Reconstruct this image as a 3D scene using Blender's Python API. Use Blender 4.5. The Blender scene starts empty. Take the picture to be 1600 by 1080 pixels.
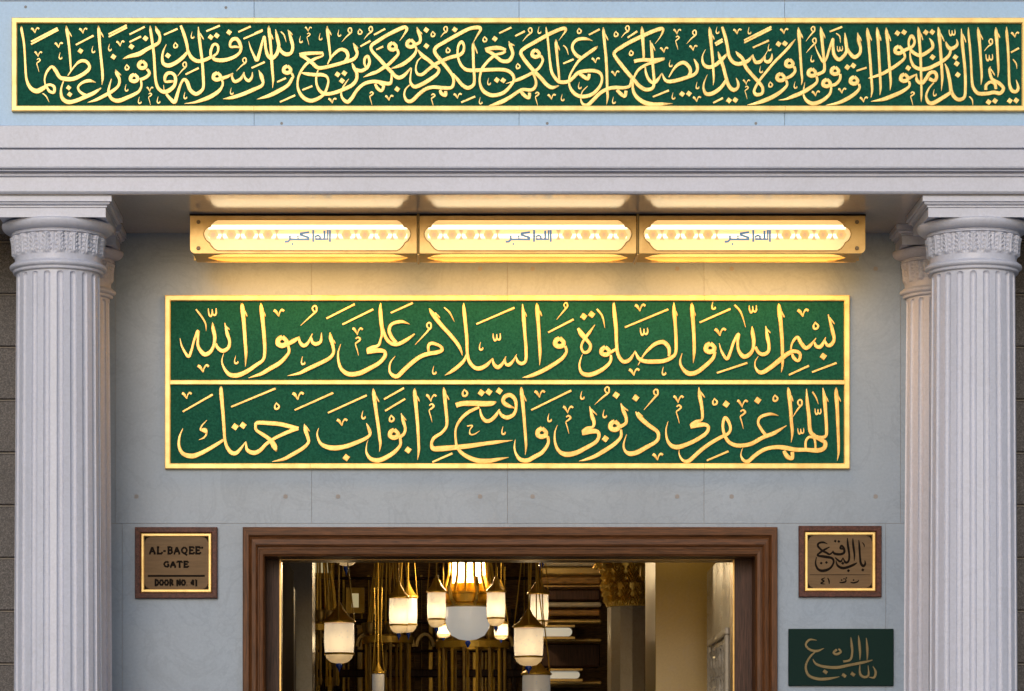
import bpy, bmesh, math, random
from math import sin, cos, pi, radians, sqrt
from mathutils import Vector
random.seed(7)
sc = bpy.context.scene
COL = sc.collection

# ------------------------------------------------------------------ camera, sky, sun, exposure
DIST, FPX, VPX, HOR, EYE = 22.0, 5280.0, 680.0, 1302.0, 1.6
cd = bpy.data.cameras.new("camera")
cam = bpy.data.objects.new("camera", cd); COL.objects.link(cam)
cam.location = (0, -DIST, EYE); cam.rotation_euler = (radians(90), 0, 0)
cd.sensor_fit = 'HORIZONTAL'; cd.sensor_width = 36.0; cd.lens = 36.0 * FPX / 1600.0
cd.shift_x = (800.0 - VPX) / 1600.0; cd.shift_y = (HOR - 540.0) / 1600.0
cd.clip_start = 0.5; cd.clip_end = 2000
sc.camera = cam

w = bpy.data.worlds.new("World"); sc.world = w; w.use_nodes = True
nt = w.node_tree
bg = nt.nodes["Background"]; bg.inputs[1].default_value = 0.13
sky = nt.nodes.new("ShaderNodeTexSky"); sky.sky_type = 'NISHITA'; sky.sun_disc = False
SUN_EL, SUN_AZ = radians(16.5), radians(190)      # azimuth clockwise from +Y
sky.sun_elevation = SUN_EL; sky.sun_rotation = SUN_AZ
sky.air_density = 1.0; sky.dust_density = 1.0; sky.ozone_density = 1.0
nt.links.new(sky.outputs[0], bg.inputs[0])

sl = bpy.data.lights.new("sun", 'SUN'); sl.energy = 1.04; sl.angle = radians(24); sl.color = (1.0, 0.955, 0.95)
sun = bpy.data.objects.new("sun", sl); COL.objects.link(sun)
sd = Vector((sin(SUN_AZ) * cos(SUN_EL), cos(SUN_AZ) * cos(SUN_EL), sin(SUN_EL)))
sun.rotation_euler = sd.to_track_quat('Z', 'Y').to_euler(); sun.location = sd * 40

sc.view_settings.view_transform = 'Standard'; sc.view_settings.look = 'None'
sc.view_settings.exposure = 0.09; sc.view_settings.gamma = 1.0; sc.view_settings.use_curve_mapping = False
sc.render.engine = 'CYCLES'
sc.cycles.use_denoising = True
sc.cycles.max_bounces = 8; sc.cycles.diffuse_bounces = 4; sc.cycles.glossy_bounces = 4
sc.cycles.transparent_max_bounces = 12
sc.cycles.sample_clamp_indirect = 6.0

# ------------------------------------------------------------------ placing helpers
def px(n, y=0.0):                       # metres covered by n photo pixels at depth y
    return n * (DIST + y) / FPX
def at(x, y, d=0.0):                    # the point at depth d seen at photo pixel x, y
    return Vector(((x - VPX) * (DIST + d) / FPX, d, EYE + (HOR - y) * (DIST + d) / FPX))
def X(x, d=0.0): return at(x, 0, d).x
def Z(y, d=0.0): return at(0, y, d).z

def obj(name, bm, mat, parent=None, smooth=False):
    me = bpy.data.meshes.new(name)
    bmesh.ops.recalc_face_normals(bm, faces=bm.faces[:])
    bm.to_mesh(me); bm.free()
    if smooth:
        for p in me.polygons: p.use_smooth = True
    for m in (mat if isinstance(mat, (list, tuple)) else [mat]): me.materials.append(m)
    o = bpy.data.objects.new(name, me); COL.objects.link(o)
    if parent: o.parent = parent; o.matrix_parent_inverse = parent.matrix_world.inverted()
    return o
def raw(name, verts, faces, mat, parent=None, smooth=False, fix=True):
    me = bpy.data.meshes.new(name); me.from_pydata(verts, [], faces)
    if fix:
        bm = bmesh.new(); bm.from_mesh(me); bmesh.ops.recalc_face_normals(bm, faces=bm.faces[:]); bm.to_mesh(me); bm.free()
    if smooth:
        for p in me.polygons: p.use_smooth = True
    me.materials.append(mat)
    o = bpy.data.objects.new(name, me); COL.objects.link(o)
    if parent: o.parent = parent; o.matrix_parent_inverse = parent.matrix_world.inverted()
    return o
def tag(o, label, cat, group=None, kind=None):
    o['label'] = label; o['category'] = cat
    if group: o['group'] = group
    if kind: o['kind'] = kind
    return o
def thing(name, loc, label, cat, group=None):
    o = bpy.data.objects.new(name, None); COL.objects.link(o)
    o.location = loc; o.empty_display_size = 0.2
    o.matrix_world = __import__('mathutils').Matrix.Translation(loc)
    return tag(o, label, cat, group)
def copy_tree(o, delta, label):
    c = o.copy(); COL.objects.link(c); c.location = o.location + Vector(delta); c['label'] = label
    for ch in list(o.children):
        k = ch.copy(); COL.objects.link(k); k.parent = c; k.matrix_parent_inverse = ch.matrix_parent_inverse.copy()
        for g in list(ch.children):
            q = g.copy(); COL.objects.link(q); q.parent = k; q.matrix_parent_inverse = g.matrix_parent_inverse.copy()
    return c

def box(bm, x0, x1, y0, y1, z0, z1, bev=0.0):
    vs = [bm.verts.new((x, y, z)) for x in (x0, x1) for y in (y0, y1) for z in (z0, z1)]
    a = lambda *i: bm.faces.new([vs[k] for k in i])
    fs = [a(0, 1, 3, 2), a(4, 6, 7, 5), a(0, 4, 5, 1), a(2, 3, 7, 6), a(0, 2, 6, 4), a(1, 5, 7, 3)]
    if bev > 0:
        es = {e for f in fs for e in f.edges}
        bmesh.ops.bevel(bm, geom=list(es), offset=bev, segments=1, profile=0.5, affect='EDGES')
def extrude_x(bm, prof, x0, x1):        # prof: (y, z) open polyline
    a = [bm.verts.new((x0, y, z)) for y, z in prof]; b = [bm.verts.new((x1, y, z)) for y, z in prof]
    for i in range(len(prof) - 1): bm.faces.new((a[i], a[i + 1], b[i + 1], b[i]))
def frame(bm, x0, x1, z0, z1, y, prof): # prof: (inset, forward) swept round a rectangle in the facade plane, mitred
    rings = []
    for ins, fw in prof:
        rings.append([bm.verts.new(p) for p in ((x0 + ins, y - fw, z0 + ins), (x1 - ins, y - fw, z0 + ins), (x1 - ins, y - fw, z1 - ins), (x0 + ins, y - fw, z1 - ins))])
    for r, s in zip(rings, rings[1:]):
        for i in range(4):
            j = (i + 1) % 4; bm.faces.new((r[i], r[j], s[j], s[i]))
def lathe(bm, prof, cx, cy, n=48, a0=0.0, a1=2 * pi):   # prof: (r, z)
    closed = abs(a1 - a0 - 2 * pi) < 1e-6
    m = n if closed else n + 1
    rows = [[bm.verts.new((cx + r * cos(a0 + (a1 - a0) * i / n), cy + r * sin(a0 + (a1 - a0) * i / n), z)) for i in range(m)] for r, z in prof]
    for p, q in zip(rows, rows[1:]):
        for i in range(n):
            j = (i + 1) % m
            bm.faces.new((p[i], p[j], q[j], q[i]))
def tube(bm, pts, r, n=6):
    pts = [Vector(p) for p in pts]; rings = []
    for i, p in enumerate(pts):
        t = (pts[min(i + 1, len(pts) - 1)] - pts[max(i - 1, 0)]).normalized()
        u = t.cross(Vector((0, 1, 0.13))).normalized(); v = t.cross(u)
        rings.append([bm.verts.new(p + (u * cos(2 * pi * k / n) + v * sin(2 * pi * k / n)) * r) for k in range(n)])
    for a, b in zip(rings, rings[1:]):
        for k in range(n): bm.faces.new((a[k], a[(k + 1) % n], b[(k + 1) % n], b[k]))
    bm.faces.new(rings[0]); bm.faces.new(rings[-1])

# ------------------------------------------------------------------ materials
def mat(name, base, rough=0.5, metal=0.0, spec=0.5):
    m = bpy.data.materials.new(name); m.use_nodes = True
    b = m.node_tree.nodes["Principled BSDF"]
    b.inputs["Base Color"].default_value = (*base, 1); b.inputs["Roughness"].default_value = rough
    b.inputs["Metallic"].default_value = metal; b.inputs["Specular IOR Level"].default_value = spec
    return m, m.node_tree, b
def noise(t, scale, detail=6, rough=0.6, dist=0.0, stretch=None):
    geo = t.nodes.new("ShaderNodeNewGeometry"); src = geo.outputs["Position"]
    if stretch:
        mp = t.nodes.new("ShaderNodeMapping"); mp.inputs["Scale"].default_value = stretch
        t.links.new(src, mp.inputs["Vector"]); src = mp.outputs["Vector"]
    n = t.nodes.new("ShaderNodeTexNoise"); n.inputs["Scale"].default_value = scale
    n.inputs["Detail"].default_value = detail; n.inputs["Roughness"].default_value = rough; n.inputs["Distortion"].default_value = dist
    t.links.new(src, n.inputs["Vector"]); return n.outputs["Fac"]
def ramp(t, fac, stops):
    r = t.nodes.new("ShaderNodeValToRGB"); e = r.color_ramp.elements
    while len(e) < len(stops): e.new(0.5)
    for k, (p, c) in zip(e, stops): k.position = p; k.color = (*c, 1)
    t.links.new(fac, r.inputs[0]); return r.outputs[0]
def mixc(t, a, b, fac, mode='MULTIPLY'):
    n = t.nodes.new("ShaderNodeMix"); n.data_type = 'RGBA'; n.blend_type = mode
    if isinstance(fac, float): n.inputs[0].default_value = fac
    else: t.links.new(fac, n.inputs[0])
    for s, k in ((a, 6), (b, 7)):
        if isinstance(s, tuple): n.inputs[k].default_value = (*s, 1)
        else: t.links.new(s, n.inputs[k])
    return n.outputs[2]
def bump(t, b, fac, strength, dist=0.01):
    n = t.nodes.new("ShaderNodeBump"); n.inputs["Strength"].default_value = strength; n.inputs["Distance"].default_value = dist
    t.links.new(fac, n.inputs["Height"]); t.links.new(n.outputs[0], b.inputs["Normal"])

def marble(name, base, vein, rough, mott=0.93, vein_amt=0.35, grain=0.9, isl=0.94, streak=0.93):
    m, t, b = mat(name, base, rough)
    big = ramp(t, noise(t, 1.3, 5, 0.55), [(0.3, tuple(c * mott for c in base)), (0.7, base)])
    vn = noise(t, 2.2, 9, 0.62, 1.4)
    ln = ramp(t, vn, [(0.47, (0, 0, 0)), (0.5, (1, 1, 1)), (0.53, (0, 0, 0))])
    sc_ = t.nodes.new("ShaderNodeMath"); sc_.operation = 'MULTIPLY'; sc_.inputs[1].default_value = vein_amt
    t.links.new(ln, sc_.inputs[0])
    c = mixc(t, big, vein, sc_.outputs[0], 'MIX')
    gi = t.nodes.new('ShaderNodeNewGeometry')
    c = mixc(t, c, ramp(t, gi.outputs['Random Per Island'], [(0.0, (isl, isl, isl)), (1.0, (1, 1, 1))]), 1.0)
    c = mixc(t, c, ramp(t, noise(t, 0.9, 7, 0.7, 0.4, (1, 1, .22)), [(0.3, (streak, streak, streak * .985)), (0.6, (1, 1, 1))]), 1.0)
    c = mixc(t, c, ramp(t, noise(t, 55, 3, 0.7), [(0.35, (grain,) * 3), (0.65, (1, 1, 1))]), 1.0)
    t.links.new(c, b.inputs["Base Color"])
    bump(t, b, noise(t, 40, 4, 0.6), 0.06, 0.004)
    return m
M = {}
M['white'] = marble('white_marble', (0.565, 0.59, 0.71), (0.44, 0.45, 0.53), 0.42, 0.95, 0.2)
M['blue'] = marble('blue_marble', (0.37, 0.565, 0.82), (0.31, 0.485, 0.71), 0.45, 0.94, 0.3)
M['wall'] = marble('grey_marble', (0.25, 0.325, 0.43), (0.18, 0.235, 0.31), 0.42, 0.84, 0.45)
M['soffit'] = marble('polished_marble', (0.42, 0.385, 0.37), (0.33, 0.30, 0.29), 0.13, 0.92, 0.2)
M['stone'] = marble('hall_marble', (0.36, 0.31, 0.24), (0.27, 0.22, 0.16), 0.25, 0.85, 0.4)
M['honey'] = marble('honey_marble', (0.42, 0.28, 0.07), (0.36, 0.25, 0.1), 0.3, 0.85, 0.3)
def granite():
    m, t, b = mat('grey_granite', (0.16, 0.15, 0.15), 0.55)
    a = ramp(t, noise(t, 120, 2, 0.7), [(0.36, (0.016, 0.014, 0.014)), (0.5, (0.05, 0.044, 0.044)), (0.66, (0.12, 0.106, 0.106))])
    a = mixc(t, a, ramp(t, noise(t, 2.5, 4), [(0.3, (0.75, 0.73, 0.72)), (0.7, (1, 1, 1))]), 1.0)
    t.links.new(a, b.inputs["Base Color"]); bump(t, b, noise(t, 90, 3), 0.25, 0.004); return m
M['granite'] = granite()
M['mortar'] = mat('mortar', (0.24, 0.22, 0.20), 0.9)[0]
M['plug'] = mat('brown_plug', (0.225, 0.225, 0.235), 0.7)[0]
def gold(name, base, rough, metal, b_amt=0.25, scale=35, spec=0.5):
    m, t, b = mat(name, base, rough, metal, spec)
    c = ramp(t, noise(t, 9, 6, 0.65), [(0.3, tuple(k * v for k, v in zip(base, (0.74, 0.68, 0.55)))), (0.62, base)])
    t.links.new(c, b.inputs["Base Color"]); bump(t, b, noise(t, scale, 4, 0.6), b_amt, 0.004); return m
M['gilt'] = gold('gilt_paint', (0.92, 0.635, 0.205), 0.34, 0.2, 0.45)
M['gilt_shaded'] = gold('shaded_gilt', (0.76, 0.46, 0.125), 0.34, 0.3, 0.45)  # darker, more orange copy of gilt; portico shade put into the colour
M['gilt_frame'] = gold('gilt_frame', (0.93, 0.655, 0.225), 0.36, 0.18, 0.15, 22)
M['brass'] = gold('brass', (0.38, 0.24, 0.08), 0.30, 0.6, 0.05, 12)
M['brass_dark'] = gold('aged_brass', (0.42, 0.29, 0.10), 0.4, 0.6, 0.1, 20)
M['hall_gold'] = gold('hall_gold', (0.62, 0.40, 0.06), 0.35, 0.5, 0.3, 20)
def green():
    m, t, b = mat('green_enamel', (0.009, 0.075, 0.05), 0.85, 0, 0.08)
    c = ramp(t, noise(t, 70, 6, 0.75), [(0.36, (0.0045, 0.050, 0.035)), (0.64, (0.012, 0.098, 0.066))])
    t.links.new(c, b.inputs["Base Color"]); bump(t, b, noise(t, 160, 3), 0.35, 0.003); return m
M['green'] = green()
def wood(name, base, stretch):
    m, t, b = mat(name, base, 0.45, 0, 0.18)
    g = noise(t, 5, 8, 0.62, 0.6, stretch)
    c = ramp(t, g, [(0.3, tuple(k * 0.35 for k in base)), (0.5, base), (0.7, tuple(k * 1.7 for k in base))])
    t.links.new(c, b.inputs["Base Color"]); bump(t, b, g, 0.15, 0.004); return m
M['wood_h'] = wood('walnut_across', (0.082, 0.032, 0.011), (1.2, 8, 26))
M['wood_v'] = wood('walnut_upright', (0.082, 0.032, 0.011), (26, 8, 1.2))
M['wood_dark'] = wood('dark_walnut', (0.05, 0.022, 0.014), (20, 8, 1.2))
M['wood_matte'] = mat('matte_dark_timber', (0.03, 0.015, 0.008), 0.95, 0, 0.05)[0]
M['wood_red'] = wood('mahogany', (0.07, 0.024, 0.017), (14, 8, 14))
M['hall_wood'] = wood('hall_timber', (0.20, 0.105, 0.03), (2, 6, 14))
def bronze():
    m, t, b = mat('bronze_plate', (0.12, 0.072, 0.03), 0.55, 0.1, 0.25)
    c = ramp(t, noise(t, 6, 5, 0.6, 0, (1, 1, 9)), [(0.3, (0.10, 0.058, 0.024)), (0.7, (0.14, 0.085, 0.038))])
    t.links.new(c, b.inputs["Base Color"]); return m
M['bronze'] = bronze()
M['ink'] = mat('engraved_black', (0.012, 0.009, 0.007), 0.95, 0, 0.0)[0]
M['screw'] = mat('dark_screw', (0.10, 0.07, 0.04), 0.4, 0.8)[0]
M['blue_glass'] = mat('blue_glass', (0.01, 0.05, 0.42), 0.15)[0]
M['dark'] = mat('dark_metal', (0.012, 0.010, 0.008), 0.9, 0.0, 0.05)[0]
def lit(name, col, strength, clear=0.0, base=(0.8, 0.8, 0.8)):
    m = bpy.data.materials.new(name); m.use_nodes = True; t = m.node_tree
    b = t.nodes["Principled BSDF"]; b.inputs["Base Color"].default_value = (*base, 1); b.inputs["Roughness"].default_value = 0.25
    b.inputs["Emission Color"].default_value = (*col, 1); b.inputs["Emission Strength"].default_value = strength
    if clear > 0:
        mx = t.nodes.new("ShaderNodeMixShader"); tr = t.nodes.new("ShaderNodeBsdfTransparent"); mx.inputs[0].default_value = clear
        t.links.new(b.outputs[0], mx.inputs[1]); t.links.new(tr.outputs[0], mx.inputs[2])
        t.links.new(mx.outputs[0], t.nodes["Material Output"].inputs[0])
    return m
M['pane'] = lit('lit_glass', (1.0, 0.66, 0.27), 0.85, 0.40, (0.8, 0.7, 0.45))
M['pane_low'] = lit('lit_amber_glass', (1.0, 0.56, 0.10), 0.85, 0.5, (0.8, 0.6, 0.3))
M['lamp_tube'] = lit('lit_tube', (1.0, 0.82, 0.52), 4.2)
M['motif'] = lit('orange_glass_paint', (1.0, 0.50, 0.16), 0.72, 0.0, (0.7, 0.4, 0.15))
M['motif2'] = lit('ochre_glass_paint', (0.80, 0.52, 0.22), 0.55, 0.0, (0.5, 0.35, 0.15))
M['script_blue'] = lit('blue_glass_paint', (0.10, 0.32, 0.60), 0.32, 0.0, (0.05, 0.14, 0.28))
def opal(name, strength, clear):
    m = lit(name, (1.0, 0.95, 0.86), strength, clear, (0.6, 0.6, 0.6)); t = m.node_tree; b = t.nodes["Principled BSDF"]
    v = t.nodes.new("ShaderNodeTexVoronoi"); v.inputs["Scale"].default_value = 30
    gp = t.nodes.new("ShaderNodeNewGeometry"); t.links.new(gp.outputs["Position"], v.inputs["Vector"])
    c = ramp(t, v.outputs["Distance"], [(0.14, (0.80, 0.83, 0.92)), (0.24, (0.97, 0.90, 0.78)), (0.34, (1.0, 0.95, 0.86))])
    rows = ramp(t, noise(t, 3.0, 2, 0.5, 0, (.4, .4, 5)), [(0.44, (0, 0, 0)), (0.52, (1, 1, 1))])
    c = mixc(t, (1.0, 0.95, 0.86), c, rows, 'MIX')
    t.links.new(c, b.inputs["Emission Color"]); t.links.new(mixc(t, c, (0.6, 0.6, 0.6), 1.0), b.inputs["Base Color"])
    return m
M['opal'] = opal('lit_opal_glass', 0.20, 0.25)
M['opal_bowl'] = lit('lit_bowl_glass', (1.0, 0.95, 0.86), 0.30, 0.0, (0.5, 0.5, 0.5))
M['opal_clear'] = lit('lit_drum_glass', (1.0, 0.92, 0.76), 0.40, 0.5, (0.6, 0.6, 0.6))
M['opal_base'] = lit('amber_opal_glass', (1.0, 0.78, 0.48), 0.12, 0.15, (0.5, 0.42, 0.3))
M['opal_dim'] = opal('dim_opal_glass', 0.10, 0.2)
M['hall_pane'] = lit('lit_hall_pane', (0.9, 0.95, 0.85), 0.20, 0.0, (0.5, 0.5, 0.5))
M['gilt_dull'] = gold('dull_gilt', (0.14, 0.10, 0.03), 0.5, 0.2)
M['green_dark'] = mat('dark_green_enamel', (0.005, 0.020, 0.017), 0.7, 0, 0.1)[0]

# ------------------------------------------------------------------ calligraphy: pen strokes swept as raised ribbons
def catmull(P, k=7):
    out = []
    n = len(P)
    for i in range(n - 1):
        p0 = P[max(i - 1, 0)]; p1 = P[i]; p2 = P[i + 1]; p3 = P[min(i + 2, n - 1)]
        for j in range(k):
            t = j / k
            out.append(tuple(0.5 * (2 * b + (c - a) * t + (2 * a - 5 * b + 4 * c - d) * t * t + (3 * b - a - 3 * c + d) * t ** 3)
                             for a, b, c, d in zip(p0, p1, p2, p3)))
    out.append(P[-1]); return out
class Script:
    """collects strokes given in photo pixels and lays them on a plate at depth d"""
    def __init__(self, d, relief=0.010, fat=1.0):
        self.d, self.h, self.fat = d, relief, fat
        self.n = 0; self.pieces = []; self.open = None
        self.ox = self.oy = 0.0; self.s = 0.125
    def stroke(self, pts, smooth=True, hk=1.0):
        P = [(self.ox + x * self.s, self.oy + y * self.s, max(w, 3) * self.s * self.fat) for x, y, w in pts]
        Q = catmull(P) if smooth and len(P) > 2 else P
        R = []
        for q in Q:
            if not R or (q[0] - R[-1][0]) ** 2 + (q[1] - R[-1][1]) ** 2 > 0.02: R.append(q)
        if len(R) < 2: return
        self.n += 1
        h = self.h * hk + 0.00006 * (self.n % 23)
        V, F_ = [], []; base = 0; m = len(R)
        for i, (x, y, wd) in enumerate(R):
            a = R[max(i - 1, 0)]; b = R[min(i + 1, m - 1)]
            tx, ty = b[0] - a[0], b[1] - a[1]; L = sqrt(tx * tx + ty * ty) or 1
            nx, ny = -ty / L, tx / L; r = max(wd, 0.25) * 0.5
            hh = h * min(1.0, 0.55 + r / 5.0)
            for u, z in ((-1, -0.003), (-1, hh * 0.78), (-0.84, hh), (0, hh * 1.015), (0.84, hh), (1, hh * 0.78), (1, -0.003)):
                p = at(x + nx * r * u, y + ny * r * u, self.d)
                V.append((p.x, self.d - z, p.z))
        for i in range(m - 1):
            for k in range(6):
                a = base + i * 7 + k; F_.append((a, a + 1, a + 8, a + 7))
        for e in (base, base + (m - 1) * 7): F_.append(tuple(e + k for k in range(7)))
        self.pieces.append([V, F_, [(q[0], q[1], q[2] / 2) for q in R], self.open])
    def parse(self, text, marks=None):
        T = marks or self
        for line in text.strip().splitlines():
            q = line.split(); c = q[0]
            if c == '@':
                for o in (self, T):
                    o.ox, o.oy = float(q[1]), float(q[2]); o.s = 1.0 / float(q[3]) if len(q) > 3 else 0.125
                continue
            if c == 's':
                pts = [tuple(float(k) for k in p.split(',')) for p in q[1:]]
                T.open = None; (self if max(p[2] for p in pts) > 24 else T).stroke(pts); continue
            T.mark_id = getattr(T, 'mark_id', 0) + 1; T.open = ('letter_dot' if c == 'd' else 'vowel_mark', T.mark_id) if T is not self and c not in 'bw' else None
            a = [float(k) for k in ' '.join(q[1:]).replace(',', ' ').split()]
            if c == 'b':
                x, y, x2, y2 = a; self.stroke([(x - 6, y - 8, 14), ((x + x2) / 2, (y + y2) / 2 - 4, 17), (x2 - 3, y2 - 12, 13), (x2, y2, 3)])
            elif c == 'w':
                x, y = a[:2]; s = a[2] if len(a) > 2 else 1.0
                self.stroke([(x + dx * s, y + dy * s, w * s) for dx, dy, w in ((8, -44, 44), (-30, -20, 46), (-36, 22, 46), (0, 42, 48), (40, 30, 46), (48, -6, 40), (8, -46, 40))])
            elif c == 'd':
                x, y = a[:2]; s = a[2] if len(a) > 2 else 1.0
                T.stroke([(x - 22 * s, y - 16 * s, 54 * s), (x + 22 * s, y + 16 * s, 54 * s)])
            elif c == 'f':
                x, y, x2, y2 = a; T.stroke([(x, y, 22), ((x * .5 + x2 * .5), (y + y2) / 2, 24), (x2, y2, 26)], hk=.9)
            elif c == 'v':
                x, y = a[:2]; s = a[2] if len(a) > 2 else 1.0
                T.stroke([(x - 48 * s, y - 22 * s, 24 * s), (x - 26 * s, y - 8 * s, 26 * s), (x, y + 36 * s, 8 * s)], hk=.9)
                T.stroke([(x, y + 36 * s, 7 * s), (x + 10 * s, y - 4 * s, 12 * s), (x + 30 * s, y - 26 * s, 20 * s), (x + 50 * s, y - 14 * s, 20 * s)], hk=.9)
            elif c == 'h':
                x, y = a[:2]; s = a[2] if len(a) > 2 else 1.0
                T.stroke([(x - 2 * s, y - 52 * s, 4), (x - 14 * s, y + 4 * s, 12 * s), (x - 4 * s, y + 30 * s, 18 * s), (x + 18 * s, y + 22 * s, 18 * s), (x + 20 * s, y + 4 * s, 6 * s)], hk=.9)
            elif c == 'o':
                x, y = a[:2]; s = a[2] if len(a) > 2 else 1.0
                T.stroke([(x, y - 38 * s, 8 * s), (x - 20 * s, y - 2 * s, 16 * s), (x - 14 * s, y + 28 * s, 20 * s), (x + 12 * s, y + 26 * s, 20 * s), (x + 24 * s, y, 18 * s), (x - 2 * s, y - 28 * s, 14 * s)], hk=.9)
            elif c == 'u':
                x, y, x2, y2 = a[:4]; s = a[4] if len(a) > 4 else 1.0
                T.stroke([(x2, y2, 5), (x * .6 + x2 * .4, y * .45 + y2 * .55, 15 * s), (x + 2 * s, y + 44 * s, 20 * s), (x + 22 * s, y + 22 * s, 18 * s), (x + 20 * s, y - 18 * s, 18 * s), (x, y - 28 * s, 16 * s), (x - 20 * s, y - 4 * s, 16 * s), (x - 10 * s, y + 24 * s, 16 * s), (x + 10 * s, y + 34 * s, 14 * s)], hk=.9)
            elif c == 'm':
                x, y = a[:2]; s = a[2] if len(a) > 2 else 1.0
                T.stroke([(x - 54 * s, y - 20 * s, 24 * s), (x - 34 * s, y - 8 * s, 26 * s), (x - 4 * s, y + 44 * s, 10 * s)], hk=.9)
                T.stroke([(x - 4 * s, y + 52 * s, 7 * s), (x + 10 * s, y + 6 * s, 12 * s), (x + 34 * s, y - 20 * s, 20 * s), (x + 54 * s, y - 6 * s, 20 * s)], hk=.9)
                T.stroke([(x - 20 * s, y + 94 * s, 14 * s), (x + 6 * s, y + 78 * s, 18 * s), (x + 28 * s, y + 100 * s, 20 * s), (x + 2 * s, y + 128 * s, 18 * s), (x - 22 * s, y + 150 * s, 12 * s), (x - 4 * s, y + 215 * s, 10 * s), (x + 10 * s, y + 275 * s, 4)], hk=.9)
            elif c == 'p':
                x, y = a[:2]
                T.stroke([(x - 22, y + 6, 14), (x, y - 12, 18), (x + 20, y + 8, 20), (x - 4, y + 32, 18), (x - 22, y + 46, 12), (x - 8, y + 100, 10), (x + 6, y + 155, 4)], hk=.9)
            elif c == 'q':
                x, y = a[:2]; s = a[2] if len(a) > 2 else 1.0
                T.stroke([(x - 42 * s, y - 44 * s, 8 * s), (x - 38 * s, y + 4 * s, 16 * s), (x - 22 * s, y + 38 * s, 20 * s), (x - 4 * s, y + 18 * s, 18 * s), (x - 2 * s, y - 36 * s, 8 * s)], hk=.9)
                T.stroke([(x, y - 30 * s, 10 * s), (x + 4 * s, y + 12 * s, 16 * s), (x + 24 * s, y + 28 * s, 20 * s), (x + 40 * s, y + 6 * s, 18 * s), (x + 38 * s, y - 46 * s, 8 * s)], hk=.9)
    def build(self, name, material, parent):
        # strokes that touch are one piece of metal; every loose piece becomes a part of its own
        n = len(self.pieces); par = list(range(n))
        def root(i):
            while par[i] != i: par[i] = par[par[i]]; i = par[i]
            return i
        bb = [(min(p[0] - p[2] for p in P[2]), max(p[0] + p[2] for p in P[2]), min(p[1] - p[2] for p in P[2]), max(p[1] + p[2] for p in P[2])) for P in self.pieces]
        for i in range(n):
            for j in range(i):
                gi, gj = self.pieces[i][3], self.pieces[j][3]
                if gi or gj:
                    if gi == gj: par[root(i)] = root(j)
                    continue
                A, B = bb[i], bb[j]
                if A[0] > B[1] or B[0] > A[1] or A[2] > B[3] or B[2] > A[3] or root(i) == root(j): continue
                if any((p[0] - q[0]) ** 2 + (p[1] - q[1]) ** 2 < (p[2] + q[2]) ** 2 for p in self.pieces[i][2] for q in self.pieces[j][2]): par[root(i)] = root(j)
        groups = {}
        for i in range(n): groups.setdefault(root(i), []).append(i)
        for r, ids in groups.items():
            V, F_ = [], []
            for i in ids:
                o = len(V); V += self.pieces[i][0]; F_ += [tuple(o + k for k in f) for f in self.pieces[i][1]]
            raw(self.pieces[r][3][0] if self.pieces[r][3] else name, V, F_, material, parent)
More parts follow.
